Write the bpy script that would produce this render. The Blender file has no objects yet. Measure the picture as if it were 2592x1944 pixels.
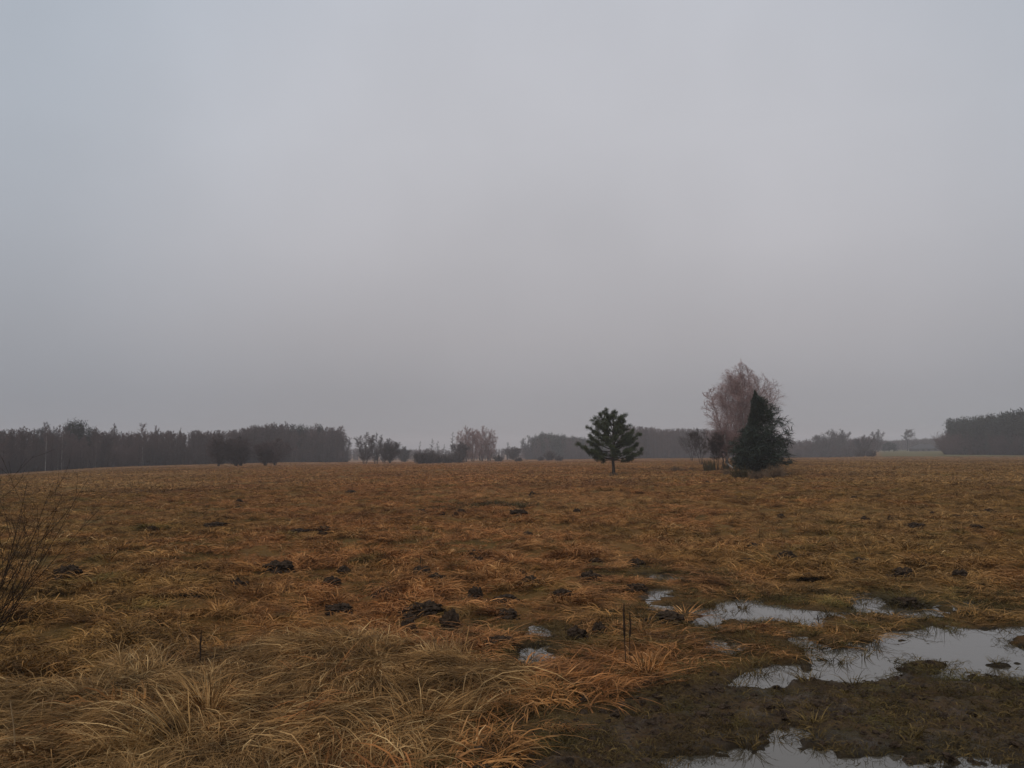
import bpy, math
import numpy as np
from mathutils import Matrix, Vector

# ------------------------------------------------------------------ camera, sky, sun, exposure
sc = bpy.context.scene
CAM = np.array([0.0, 0.0, 1.7])
FPX = 2034.0                                   # focal length in pixels of the 2592 px wide photograph
pitch = math.atan((1141 - 972) / FPX)
roll = math.radians(0.49)
Fv = np.array([0, math.cos(pitch), math.sin(pitch)])
U0 = np.array([0, -math.sin(pitch), math.cos(pitch)])
R0 = np.array([1.0, 0, 0])
Rv = R0 * math.cos(roll) - U0 * math.sin(roll)
Uv = U0 * math.cos(roll) + R0 * math.sin(roll)
cd = bpy.data.cameras.new('camera')
cd.sensor_width = 36
cd.lens = 36 * FPX / 2592
cd.clip_end = 6000
cam = bpy.data.objects.new('camera', cd)
sc.collection.objects.link(cam)
m = Matrix(((Rv[0], Uv[0], -Fv[0]), (Rv[1], Uv[1], -Fv[1]), (Rv[2], Uv[2], -Fv[2]))).to_4x4()
m.translation = Vector(CAM)
cam.matrix_world = m
sc.camera = cam

SUN_EL, SUN_AZ = 48, 205                        # soft light, high and behind the camera
w = bpy.data.worlds.new("World")
sc.world = w
w.use_nodes = True
nt = w.node_tree
nt.nodes.clear()
N = nt.nodes.new
L = nt.links.new
out = N('ShaderNodeOutputWorld')
sky = N('ShaderNodeTexSky'); sky.sky_type = 'NISHITA'; sky.sun_disc = False
sky.sun_elevation = math.radians(SUN_EL); sky.sun_rotation = math.radians(SUN_AZ)
bg1 = N('ShaderNodeBackground'); bg1.inputs['Strength'].default_value = 0.05
hsv = N('ShaderNodeHueSaturation'); hsv.inputs['Saturation'].default_value = 0.12
hsv.inputs['Value'].default_value = 0.35
L(sky.outputs[0], hsv.inputs['Color']); L(hsv.outputs[0], bg1.inputs['Color'])
tc = N('ShaderNodeTexCoord')
sep = N('ShaderNodeSeparateXYZ'); L(tc.outputs['Generated'], sep.inputs[0])
ramp = N('ShaderNodeValToRGB')
els = [(0.0, (0.175, 0.185, 0.208)), (0.06, (0.208, 0.213, 0.238)), (0.14, (0.295, 0.297, 0.322)), (0.24, (0.390, 0.402, 0.436)),
       (0.36, (0.458, 0.484, 0.530)), (0.52, (0.480, 0.517, 0.575)), (1.0, (0.54, 0.575, 0.63))]
cr = ramp.color_ramp
while len(cr.elements) < len(els):
    cr.elements.new(0.5)
for e, (p, c) in zip(cr.elements, els):
    e.position = p; e.color = (*c, 1)
L(sep.outputs['Z'], ramp.inputs[0])
# a broad, brighter, slightly warm thin place in the overcast ahead; duller to the sides
az = N('ShaderNodeVectorMath'); az.operation = 'DOT_PRODUCT'
L(tc.outputs['Generated'], az.inputs[0]); az.inputs[1].default_value = Vector((0.10, 0.97, 0.22)).normalized()
mr = N('ShaderNodeMapRange'); mr.interpolation_type = 'SMOOTHSTEP'
mr.inputs['From Min'].default_value = 0.78; mr.inputs['From Max'].default_value = 1.0
L(az.outputs['Value'], mr.inputs['Value'])
glow = N('ShaderNodeMix'); glow.data_type = 'RGBA'; glow.blend_type = 'MIX'
glow.inputs['A'].default_value = (0.87, 0.905, 0.94, 1); glow.inputs['B'].default_value = (1.06, 1.005, 0.985, 1)
L(mr.outputs[0], glow.inputs['Factor'])
noi = N('ShaderNodeTexNoise'); noi.inputs['Scale'].default_value = 2.4; noi.inputs['Detail'].default_value = 5
noi.inputs['Roughness'].default_value = 0.45
L(tc.outputs['Generated'], noi.inputs['Vector'])
mr2 = N('ShaderNodeMapRange'); mr2.inputs['From Min'].default_value = 0.3; mr2.inputs['From Max'].default_value = 0.7
mr2.inputs['To Min'].default_value = 0.90; mr2.inputs['To Max'].default_value = 1.09
L(noi.outputs[0], mr2.inputs['Value'])
mul = N('ShaderNodeMix'); mul.data_type = 'RGBA'; mul.blend_type = 'MULTIPLY'; mul.inputs['Factor'].default_value = 1
L(ramp.outputs[0], mul.inputs['A']); L(glow.outputs['Result'], mul.inputs['B'])
mul2 = N('ShaderNodeVectorMath'); mul2.operation = 'SCALE'
L(mul.outputs['Result'], mul2.inputs[0]); L(mr2.outputs[0], mul2.inputs['Scale'])
bg2 = N('ShaderNodeBackground'); bg2.inputs['Strength'].default_value = 0.94
L(mul2.outputs[0], bg2.inputs['Color'])
add = N('ShaderNodeAddShader'); L(bg1.outputs[0], add.inputs[0]); L(bg2.outputs[0], add.inputs[1])
L(add.outputs[0], out.inputs['Surface'])

sd_ = bpy.data.lights.new('sun', 'SUN'); sd_.energy = 1.25; sd_.angle = math.radians(50); sd_.color = (1, 0.96, 0.9)
sun = bpy.data.objects.new('sun', sd_); sc.collection.objects.link(sun)
_a = math.radians(SUN_AZ); _e = math.radians(SUN_EL)
sdir = Vector((math.sin(_a) * math.cos(_e), math.cos(_a) * math.cos(_e), math.sin(_e)))
sun.rotation_euler = sdir.to_track_quat('Z', 'Y').to_euler()
sun.location = (0, -5, 30)
vs = sc.view_settings
vs.view_transform = 'Standard'; vs.look = 'None'; vs.gamma = 1; vs.use_curve_mapping = False; vs.exposure = 0.0
sc.cycles.use_denoising = True
sc.cycles.max_bounces = 6
sc.cycles.volume_bounces = 1
sc.cycles.diffuse_bounces = 3

# ------------------------------------------------------------------ helpers
rng = np.random.default_rng(11)

def nrm(v):
    return v / np.maximum(np.linalg.norm(v, axis=-1, keepdims=True), 1e-9)

def perlin(x, y, seed=0):
    xi = np.floor(x).astype(np.int64); yi = np.floor(y).astype(np.int64)
    xf = x - xi; yf = y - yi
    def g(ix, iy, dx, dy):
        h = (ix * 374761393 + iy * 668265263 + seed * 362437 + 1013904223) & 0xffffffff
        h = ((h ^ (h >> 13)) * 1274126177) & 0xffffffff
        h = (h ^ (h >> 16)) & 0xffff
        a = h * (2 * math.pi / 65536)
        return np.cos(a) * dx + np.sin(a) * dy
    u = xf * xf * xf * (xf * (xf * 6 - 15) + 10); v = yf * yf * yf * (yf * (yf * 6 - 15) + 10)
    a = g(xi, yi, xf, yf); b = g(xi + 1, yi, xf - 1, yf)
    c = g(xi, yi + 1, xf, yf - 1); d = g(xi + 1, yi + 1, xf - 1, yf - 1)
    return ((a + (b - a) * u) + ((c + (d - c) * u) - (a + (b - a) * u)) * v) * 1.5

def fbm(x, y, scale, octs=3, seed=0, gain=0.5):
    s = 0; a = 1; t = 0; x = x / scale; y = y / scale
    for k in range(octs):
        s = s + a * perlin(x + 17.3 * k, y - 9.1 * k, seed + k); t += a
        a *= gain; x = x * 2.03; y = y * 2.03
    return s / t

def sstep(a, b, x):
    t = np.clip((x - a) / (b - a), 0, 1)
    return t * t * (3 - 2 * t)

def tag(o, label=None, cat=None, group=None, kind=None):
    if label: o['label'] = label
    if cat: o['category'] = cat
    if group: o['group'] = group
    if kind: o['kind'] = kind
    return o

def mk_mesh(name, V, Q, mat=None, attrs=None, smooth=False):
    V = np.asarray(V, np.float32).reshape(-1, 3); Q = np.asarray(Q, np.int32)
    me = bpy.data.meshes.new(name)
    k = Q.shape[1]
    me.vertices.add(len(V)); me.vertices.foreach_set('co', V.ravel())
    me.loops.add(Q.size); me.loops.foreach_set('vertex_index', Q.ravel())
    me.polygons.add(len(Q)); me.polygons.foreach_set('loop_start', np.arange(0, Q.size, k, dtype=np.int32))
    me.polygons.foreach_set('use_smooth', np.full(len(Q), smooth, dtype=bool))
    for an, av in (attrs or {}).items():
        a = me.attributes.new(an, 'FLOAT', 'POINT'); a.data.foreach_set('value', np.asarray(av, np.float32))
    if mat: me.materials.append(mat)
    me.update(calc_edges=True)
    return me

def mk_obj(name, me, parent=None, loc=None):
    o = bpy.data.objects.new(name, me); sc.collection.objects.link(o)
    if parent is not None: o.parent = parent
    if loc is not None: o.location = loc
    return o

def empty(name, loc):
    o = bpy.data.objects.new(name, None); sc.collection.objects.link(o); o.location = loc
    o.empty_display_size = 0.3
    return o

# ---- tubes and ribbons from batches of polylines P (n, m, 3)
def tangents(P):
    T = np.empty_like(P)
    T[:, 1:-1] = P[:, 2:] - P[:, :-2]; T[:, 0] = P[:, 1] - P[:, 0]; T[:, -1] = P[:, -1] - P[:, -2]
    return nrm(T)

def tubes(P, R, k=3):
    n, m_, _ = P.shape
    T = tangents(P)
    ref = np.zeros((n, 1, 3)); ref[:, 0, 2] = 1
    md = nrm(P[:, -1] - P[:, 0]); vert = np.abs(md[:, 2]) > 0.8
    ref[vert, 0] = (1, 0, 0)
    S = nrm(np.cross(T, ref)); W = np.cross(S, T)
    a = np.arange(k) * 2 * math.pi / k
    V = P[:, :, None] + R[:, :, None, None] * (np.cos(a)[:, None] * S[:, :, None] + np.sin(a)[:, None] * W[:, :, None])
    idx = np.arange(n * m_ * k).reshape(n, m_, k)
    A = idx[:, :-1]; B = idx[:, 1:]
    Q = np.stack([A, np.roll(A, -1, 2), np.roll(B, -1, 2), B], -1).reshape(-1, 4)
    return V.reshape(-1, 3), Q

def ribbons(P, Wd, roll_=None):
    n, m_, _ = P.shape
    T = tangents(P)
    ref = np.zeros((n, 1, 3)); ref[:, 0, 2] = 1
    if roll_ is not None: ref[:, 0] = nrm(ref[:, 0] + roll_)
    S = nrm(np.cross(T, ref))
    V = np.stack([P - S * Wd[..., None], P + S * Wd[..., None]], 2)
    idx = np.arange(n * m_ * 2).reshape(n, m_, 2)
    Q = np.stack([idx[:, :-1, 0], idx[:, :-1, 1], idx[:, 1:, 1], idx[:, 1:, 0]], -1).reshape(-1, 4)
    return V.reshape(-1, 3), Q

def join(parts):
    Vs, Qs, o = [], [], 0
    for V, Q in parts:
        Vs.append(V); Qs.append(Q + o); o += len(V)
    return np.concatenate(Vs), np.concatenate(Qs)

def branch(P, R, c, t0, t1, ang, Ln, m_, r, up=0.0, wob=0.15, rr=0.5, prof=None, bias=None, tip=0.25):
    """c children on every parent polyline"""
    n, mp, _ = P.shape
    pi = np.repeat(np.arange(n), c)
    t = (np.tile(np.arange(c), n) + r.random(n * c)) / c * (t1 - t0) + t0
    f = t * (mp - 1); i = np.minimum(f.astype(int), mp - 2); fr = (f - i)[:, None]
    p = P[pi, i] * (1 - fr) + P[pi, i + 1] * fr
    T = nrm(P[pi, i + 1] - P[pi, i])
    rad = R[pi, i] * (1 - fr[:, 0]) + R[pi, i + 1] * fr[:, 0]
    rnd = r.normal(size=(n * c, 3))
    if bias is not None: rnd = rnd + bias
    perp = nrm(rnd - (rnd * T).sum(1, keepdims=True) * T)
    an = np.radians(ang) * (1 + 0.25 * r.normal(size=n * c))
    d = np.cos(an)[:, None] * T + np.sin(an)[:, None] * perp
    plen = np.linalg.norm(np.diff(P, axis=1), axis=2).sum(1)[pi]
    ll = (Ln if Ln > 0 else -Ln * plen) * (0.7 + 0.6 * r.random(n * c))
    if prof is not None: ll = ll * prof(t)
    step = (ll / (m_ - 1))[:, None]
    O = np.empty((n * c, m_, 3)); O[:, 0] = p
    for k in range(1, m_):
        O[:, k] = O[:, k - 1] + d * step
        d = nrm(d + wob * r.normal(size=d.shape) + np.array([0, 0, up]))
    r0 = rad * rr
    RR = r0[:, None] * np.linspace(1, tip, m_)[None]
    return O, RR, t, pi

# ------------------------------------------------------------------ materials
def new_mat(name):
    mt = bpy.data.materials.new(name); mt.use_nodes = True
    t = mt.node_tree; b = t.nodes['Principled BSDF']
    return mt, t, b

def simple_mat(name, c1, c2, scale=3.0, rough=0.8, spec=0.3, attr=None, bump=0, detail=4):
    mt, t, b = new_mat(name)
    n = t.nodes.new; l = t.links.new
    g = n('ShaderNodeNewGeometry'); no = n('ShaderNodeTexNoise'); no.inputs['Scale'].default_value = scale; no.inputs['Detail'].default_value = detail
    l(g.outputs['Position'], no.inputs['Vector'])
    mrn = n('ShaderNodeMapRange'); mrn.inputs['From Min'].default_value = 0.35; mrn.inputs['From Max'].default_value = 0.65
    l(no.outputs[0], mrn.inputs['Value'])
    mx = n('ShaderNodeMix'); mx.data_type = 'RGBA'; mx.inputs['A'].default_value = (*c1, 1); mx.inputs['B'].default_value = (*c2, 1)
    if attr:
        at_ = n('ShaderNodeAttribute'); at_.attribute_name = attr
        ma = n('ShaderNodeMath'); ma.operation = 'MULTIPLY_ADD'; ma.inputs[1].default_value = 0.6
        mb = n('ShaderNodeMath'); mb.operation = 'MULTIPLY'; mb.inputs[1].default_value = 0.4
        l(mrn.outputs[0], mb.inputs[0]); l(at_.outputs['Fac'], ma.inputs[0]); l(mb.outputs[0], ma.inputs[2]); l(ma.outputs[0], mx.inputs['Factor'])
    else:
        l(mrn.outputs[0], mx.inputs['Factor'])
    l(mx.outputs['Result'], b.inputs['Base Color'])
    b.inputs['Roughness'].default_value = rough; b.inputs['Specular IOR Level'].default_value = spec
    if bump:
        bp = n('ShaderNodeBump'); bp.inputs['Distance'].default_value = bump
        l(no.outputs[0], bp.inputs['Height']); l(bp.outputs[0], b.inputs['Normal'])
    return mt

M_twig = simple_mat('birch_twigs', (0.19, 0.115, 0.105), (0.31, 0.205, 0.19), 1.2)
M_twig_dark = simple_mat('dark_twigs', (0.036, 0.024, 0.021), (0.066, 0.046, 0.041), 0.8)
M_twig_grey = simple_mat('grey_twigs', (0.05, 0.045, 0.045), (0.085, 0.072, 0.07), 0.5)
M_wood_twig = simple_mat('woodland_twigs', (0.052, 0.032, 0.029), (0.105, 0.066, 0.060), 0.10)
M_bark = simple_mat('dark_bark', (0.018, 0.014, 0.012), (0.045, 0.034, 0.027), 9, spec=0.05, bump=0.02)
M_birch = simple_mat('white_birch_bark', (0.10, 0.085, 0.075), (0.40, 0.37, 0.34), 2.2)
M_pine = simple_mat('pine_needles', (0.018, 0.027, 0.008), (0.058, 0.068, 0.018), 1.8, rough=0.6, attr='tone')
M_spruce = simple_mat('spruce_needles', (0.005, 0.010, 0.005), (0.017, 0.027, 0.011), 1.8, rough=0.6, attr='tone')
M_farpine = simple_mat('distant_pine_needles', (0.012, 0.018, 0.014), (0.040, 0.048, 0.036), 0.35)
M_farspruce = simple_mat('distant_spruce_needles', (0.006, 0.010, 0.008), (0.016, 0.022, 0.016), 0.35)
M_soil = simple_mat('wet_soil', (0.018, 0.012, 0.008), (0.060, 0.040, 0.027), 22, rough=0.95, spec=0.05, bump=0.02)
M_stalk = simple_mat('dry_stalk', (0.016, 0.010, 0.007), (0.042, 0.025, 0.014), 30, spec=0.1)
M_brush = simple_mat('brush_twigs', (0.09, 0.055, 0.03), (0.16, 0.10, 0.055), 1.5)
M_weed = simple_mat('olive_weeds', (0.042, 0.031, 0.014), (0.08, 0.06, 0.026), 5, spec=0.1)
M_reed = simple_mat('pale_reed', (0.16, 0.10, 0.05), (0.30, 0.20, 0.10), 20)

# grass: straw, rust, olive and green by blade and by slow patches over the field
def grass_mat(name, pal, tone_gain=1.0, rough=0.5, moss=0.6):
    mt, t, b = new_mat(name)
    n = t.nodes.new; l = t.links.new
    g = n('ShaderNodeNewGeometry')
    at_ = n('ShaderNodeAttribute'); at_.attribute_name = 'tone'
    cr_ = n('ShaderNodeValToRGB'); r1 = cr_.color_ramp
    while len(r1.elements) < len(pal[0]): r1.elements.new(0.5)
    for e, (p, c) in zip(r1.elements, pal[0]): e.position = p; e.color = (*c, 1)
    cr2 = n('ShaderNodeValToRGB'); r2 = cr2.color_ramp
    while len(r2.elements) < len(pal[1]): r2.elements.new(0.5)
    for e, (p, c) in zip(r2.elements, pal[1]): e.position = p; e.color = (*c, 1)
    l(at_.outputs['Fac'], cr_.inputs[0]); l(at_.outputs['Fac'], cr2.inputs[0])
    n1 = n('ShaderNodeTexNoise'); n1.inputs['Scale'].default_value = 0.35; n1.inputs['Detail'].default_value = 4; n1.inputs['Roughness'].default_value = 0.6
    l(g.outputs['Position'], n1.inputs['Vector'])
    # rustier ahead, greener to both sides; partly lens shading put into the grass colour
    sp = n('ShaderNodeSeparateXYZ'); l(g.outputs['Position'], sp.inputs[0])
    dv = n('ShaderNodeMath'); dv.operation = 'DIVIDE'; l(sp.outputs['X'], dv.inputs[0]); 
    ay = n('ShaderNodeMath'); ay.operation = 'ADD'; ay.inputs[1].default_value = 3.0; l(sp.outputs['Y'], ay.inputs[0]); l(ay.outputs[0], dv.inputs[1])
    sb = n('ShaderNodeMath'); sb.operation = 'SUBTRACT'; sb.inputs[1].default_value = -0.06; l(dv.outputs[0], sb.inputs[0])
    ab = n('ShaderNodeMath'); ab.operation = 'ABSOLUTE'; l(sb.outputs[0], ab.inputs[0])
    ma = n('ShaderNodeMath'); ma.operation = 'MULTIPLY_ADD'; ma.inputs[1].default_value = 0.50; ma.inputs[2].default_value = -0.06; l(ab.outputs[0], ma.inputs[0])
    ad = n('ShaderNodeMath'); ad.operation = 'ADD'; l(ma.outputs[0], ad.inputs[0]); l(n1.outputs[0], ad.inputs[1])
    mp = n('ShaderNodeMapRange'); mp.inputs['From Min'].default_value = 0.44; mp.inputs['From Max'].default_value = 0.68
    l(ad.outputs[0], mp.inputs['Value'])
    mx = n('ShaderNodeMix'); mx.data_type = 'RGBA'; l(mp.outputs[0], mx.inputs['Factor'])
    l(cr_.outputs[0], mx.inputs['A']); l(cr2.outputs[0], mx.inputs['B'])
    n2 = n('ShaderNodeTexNoise'); n2.inputs['Scale'].default_value = 1.4; n2.inputs['Detail'].default_value = 3
    l(g.outputs['Position'], n2.inputs['Vector'])
    mp2 = n('ShaderNodeMapRange'); mp2.inputs['From Min'].default_value = 0.3; mp2.inputs['From Max'].default_value = 0.7
    mp2.inputs['To Min'].default_value = 0.6 * tone_gain; mp2.inputs['To Max'].default_value = 1.25 * tone_gain
    l(n2.outputs[0], mp2.inputs['Value'])
    n4 = n('ShaderNodeTexNoise'); n4.inputs['Scale'].default_value = 0.8; n4.inputs['Detail'].default_value = 5; n4.inputs['Roughness'].default_value = 0.7
    l(g.outputs['Position'], n4.inputs['Vector'])
    mp4 = n('ShaderNodeMapRange'); mp4.inputs['From Min'].default_value = 0.54; mp4.inputs['From Max'].default_value = 0.66; mp4.inputs['To Max'].default_value = moss
    l(n4.outputs[0], mp4.inputs['Value'])
    mg = n('ShaderNodeMix'); mg.data_type = 'RGBA'; l(mp4.outputs[0], mg.inputs['Factor']); l(mx.outputs['Result'], mg.inputs['A']); mg.inputs['B'].default_value = (0.10, 0.092, 0.022, 1)
    n5 = n('ShaderNodeTexNoise'); n5.inputs['Scale'].default_value = 0.055; n5.inputs['Detail'].default_value = 3
    l(g.outputs['Position'], n5.inputs['Vector'])
    mp5 = n('ShaderNodeMapRange'); mp5.inputs['From Min'].default_value = 0.50; mp5.inputs['From Max'].default_value = 0.64; mp5.inputs['To Max'].default_value = 0.45 * (moss > 0.3)
    l(n5.outputs[0], mp5.inputs['Value'])
    mh_ = n('ShaderNodeMix'); mh_.data_type = 'RGBA'; l(mp5.outputs[0], mh_.inputs['Factor']); l(mg.outputs['Result'], mh_.inputs['A']); mh_.inputs['B'].default_value = (0.42, 0.235, 0.095, 1)
    n6 = n('ShaderNodeTexNoise'); n6.inputs['Scale'].default_value = 0.10; n6.inputs['Detail'].default_value = 4
    vo = n('ShaderNodeVectorMath'); vo.operation = 'ADD'; vo.inputs[1].default_value = (37, 11, 5); l(g.outputs['Position'], vo.inputs[0]); l(vo.outputs[0], n6.inputs['Vector'])
    mp6 = n('ShaderNodeMapRange'); mp6.inputs['From Min'].default_value = 0.54; mp6.inputs['From Max'].default_value = 0.66; mp6.inputs['To Max'].default_value = 0.5 * (moss > 0.3)
    l(n6.outputs[0], mp6.inputs['Value'])
    mi_ = n('ShaderNodeMix'); mi_.data_type = 'RGBA'; l(mp6.outputs[0], mi_.inputs['Factor']); l(mh_.outputs['Result'], mi_.inputs['A']); mi_.inputs['B'].default_value = (0.115, 0.052, 0.024, 1)
    mx = mi_
    n3 = n('ShaderNodeTexNoise'); n3.inputs['Scale'].default_value = 4.2; n3.inputs['Detail'].default_value = 4; n3.inputs['Roughness'].default_value = 0.6  # shade between tussocks and in hollows, painted as dark patches in the blade colour
    l(g.outputs['Position'], n3.inputs['Vector'])
    mp3 = n('ShaderNodeMapRange'); mp3.inputs['From Min'].default_value = 0.36; mp3.inputs['From Max'].default_value = 0.56
    mp3.inputs['To Min'].default_value = 0.42; mp3.inputs['To Max'].default_value = 1.1
    l(n3.outputs[0], mp3.inputs['Value'])
    mm = n('ShaderNodeMath'); mm.operation = 'MULTIPLY'; l(mp2.outputs[0], mm.inputs[0]); l(mp3.outputs[0], mm.inputs[1])
    sc_ = n('ShaderNodeVectorMath'); sc_.operation = 'SCALE'; l(mx.outputs['Result'], sc_.inputs[0]); l(mm.outputs[0], sc_.inputs['Scale'])
    l(sc_.outputs[0], b.inputs['Base Color'])
    b.inputs['Roughness'].default_value = 0.7; b.inputs['Specular IOR Level'].default_value = 0.08
    return mt

RUST = [(0, (0.11, 0.041, 0.013)), (0.35, (0.275, 0.107, 0.033)), (0.7, (0.41, 0.175, 0.060)), (0.93, (0.48, 0.235, 0.092)), (1, (0.60, 0.37, 0.18))]
OLIVE = [(0, (0.065, 0.036, 0.010)), (0.35, (0.19, 0.097, 0.027)), (0.7, (0.32, 0.165, 0.050)), (0.93, (0.40, 0.22, 0.08)), (1, (0.54, 0.35, 0.16))]
STRAW = [(0, (0.085, 0.042, 0.013)), (0.35, (0.22, 0.112, 0.038)), (0.7, (0.35, 0.190, 0.070)), (1, (0.56, 0.37, 0.17))]
STRAW2 = [(0, (0.070, 0.038, 0.013)), (0.35, (0.18, 0.10, 0.036)), (0.7, (0.29, 0.168, 0.066)), (1, (0.50, 0.34, 0.16))]
MGREEN = [(0, (0.040, 0.026, 0.010)), (0.5, (0.10, 0.062, 0.022)), (1, (0.20, 0.125, 0.045))]
MGREEN2 = [(0, (0.034, 0.025, 0.009)), (0.5, (0.082, 0.057, 0.018)), (1, (0.15, 0.10, 0.034))]
M_grass = grass_mat('meadow_grass', (RUST, OLIVE))
M_straw = grass_mat('long_straw', (STRAW, STRAW2), moss=0.15)
M_mudgrass = grass_mat('trodden_grass', (MGREEN, MGREEN2))

# ------------------------------------------------------------------ terrain
KU = np.array([-400, 0, 250, 480, 700, 900, 1160, 1300, 1700, 2150, 2592, 3000.0])
KD = np.array([140, 150, 170, 185, 210, 190, 200, 250, 250, 230, 230, 230.0])
KZ = np.array([-1.8, -1.47, -0.95, -0.78, -0.86, -0.78, -1.05, -1.22, -1.05, -0.9, -1.0, -1.0])

def u_of(x, y):
    a = np.clip(np.arctan2(x, y), -0.95, 0.95)
    return 1296 + FPX * np.tan(a)

def zbase(x, y):
    D = np.hypot(x, y); u = u_of(x, y)
    de = np.interp(u, KU, KD); ze = np.interp(u, KU, KZ)
    s = sstep(0, 1, (D - 62) / (de - 62))
    z = ze * s
    rise = sstep(2050, 2300, u) * sstep(0, 1, (D - de) / (430 - de)) * 0.75
    left = sstep(800, 100, u) * sstep(0, 1, (D - de) / 250) * -0.8
    drop = (1 - sstep(2050, 2250, u)) * sstep(500, 860, u) * sstep(0, 1, (D - de) / 115) * -2.2
    return z + rise + left + drop

def ray(u, v):
    u = np.asarray(u, float); v = np.asarray(v, float)
    return Fv + ((u - 1296) / FPX)[..., None] * Rv - ((v - 972) / FPX)[..., None] * Uv

def at(u, v):
    """where the line of sight through a photo pixel meets the field"""
    d = ray(u, v)
    s = CAM[2] / np.maximum(-d[..., 2], 1e-3)
    for _ in range(30):
        p = CAM + d * s[..., None]
        s2 = (zbase(p[..., 0], p[..., 1]) - CAM[2]) / np.minimum(d[..., 2], -1e-3)
        s = s * 0.5 + s2 * 0.5
    return CAM + d * s[..., None]

def atD(u, D):
    """the place on the ground at distance D in the direction of photo column u"""
    d = ray(float(u), 1141.0 + (1296 - u) * math.tan(roll)); k = D / math.hypot(d[0], d[1])
    x, y = d[0] * k, d[1] * k
    return np.array([x, y, float(zbase(np.array(x), np.array(y)))])

def htop(p, u, v):
    """height above p of the photo row v"""
    d = ray(float(u), float(v)); k = math.hypot(p[0], p[1]) / math.hypot(d[0], d[1])
    return CAM[2] + d[2] * k - p[2]

def pxl(lst, ox, oy, s=0.40687):
    return [(ox + a * s, oy + b * s) for a, b in lst]

PUD = {
 'left': pxl([(180,100),(230,92),(335,112),(350,60),(390,52),(425,95),(468,98),(470,35),(515,45),(560,98),(620,88),(700,88),(780,103),(880,103),(905,150),(960,188),(880,190),(820,165),(740,172),(650,145),(590,152),(520,180),(440,165),(335,148),(300,218),(240,208),(185,188)],1692,1500),
 'middle': pxl([(1140,85),(1170,20),(1230,0),(1262,62),(1300,22),(1350,70),(1400,90),(1445,112),(1420,130),(1360,110),(1280,102),(1220,112),(1160,105)],1692,1500),
 'right_bits': pxl([(1465,135),(1575,112),(1595,62),(1645,72),(1625,128),(1540,145)],1692,1500),
 'far_bits': pxl([(1795,78),(1850,92),(1880,38),(1900,42),(1880,100),(1830,108)],1692,1500),
 'notch': pxl([(275,285),(335,300),(385,325),(395,375),(340,358),(295,320)],1692,1500),
 'small_link': pxl([(770,300),(830,280),(870,300),(850,325),(790,320)],1692,1500),
 'main': pxl([(1320,270),(1380,243),(1500,243),(1600,222),(1650,205),(1700,222),(1780,228),(1900,245),(2000,226),(2300,222),(2700,235),(2700,520),(2300,520),(2212,535),(2100,520),(2000,500),(1900,500),(1800,522),(1715,512),(1745,450),(1700,415),(1600,415),(1480,438),(1390,458),(1300,500),(1200,516),(1050,532),(870,527),(780,537),(700,562),(540,577),(445,588),(440,540),(500,498),(560,473),(700,458),(760,455),(790,470),(730,512),(830,505),(900,500),(905,430),(900,350),(930,328),(1000,358),(1100,348),(1200,328),(1290,322),(1400,318),(1350,290)],1692,1500),
 'front': pxl([(60,1055),(110,1040),(200,1028),(300,1000),(400,1022),(450,968),(560,1002),(645,962),(690,900),(740,876),(835,888),(806,950),(830,968),(900,955),(980,982),(1040,1020),(1150,1028),(1250,1020),(1330,998),(1440,998),(1475,1050),(1560,1092),(1640,1055),(1710,1052),(1760,1092),(1900,1058),(2060,1070),(2400,1060),(2500,1180),(1500,1250),(300,1230),(80,1130)],1692,1500),
 'pool_high': pxl([(1205,245),(1248,208),(1300,228),(1312,272),(1240,274)],850,1500),
 'pool_low': pxl([(1160,400),(1200,338),(1260,316),(1335,328),(1338,372),(1270,402),(1200,428)],850,1500),
 'wet_one': pxl([(1900,672),(1990,664),(2180,684),(2170,704),(1990,692)],850,1180),
 'wet_two': pxl([(1955,772),(2040,760),(2040,800),(1975,812)],850,1180),
 'wet_three': pxl([(1985,872),(2085,862),(2090,884),(2000,890)],850,1180),
}
ISL = [pxl([(925,402),(1000,388),(1175,396),(1170,412),(1050,434),(960,442),(930,425)],1692,1500),
       pxl([(2000,318),(2080,290),(2140,262),(2320,245),(2330,352),(2212,348),(2150,332),(2070,340)],1692,1500),
       pxl([(1990,462),(2040,445),(2110,440),(2120,475),(2040,482)],1692,1500)]
MUD = [(1080, 2100), (1180, 1944), (1420, 1800), (1600, 1735), (1830, 1712), (2150, 1690), (2592, 1700), (3100, 1710), (3300, 2300), (1100, 2300)]
STRAWZ = [(-500, 2300), (-500, 1850), (0, 1790), (330, 1700), (520, 1672), (760, 1645), (950, 1635), (1130, 1672), (1290, 1720), (1180, 1790), (1110, 1850), (1060, 1944), (1000, 2300)]

def world_poly(P):
    P = np.array(P, float); W = at(P[:, 0], P[:, 1]); return W[:, :2]

def sdist(x, y, poly):
    """signed distance, positive inside"""
    d = np.full(x.shape, 1e9); ins = np.zeros(x.shape, bool)
    n = len(poly)
    for i in range(n):
        ax, ay = poly[i]; bx, by = poly[(i + 1) % n]
        ex, ey = bx - ax, by - ay; L2 = ex * ex + ey * ey + 1e-12
        t = np.clip(((x - ax) * ex + (y - ay) * ey) / L2, 0, 1)
        d = np.minimum(d, (x - ax - t * ex) ** 2 + (y - ay - t * ey) ** 2)
        c = ((ay > y) != (by > y)) & (x < ex * (y - ay) / (ey if ey != 0 else 1e-12) + ax)
        ins ^= c
    d = np.sqrt(d)
    return np.where(ins, d, -d)

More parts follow.
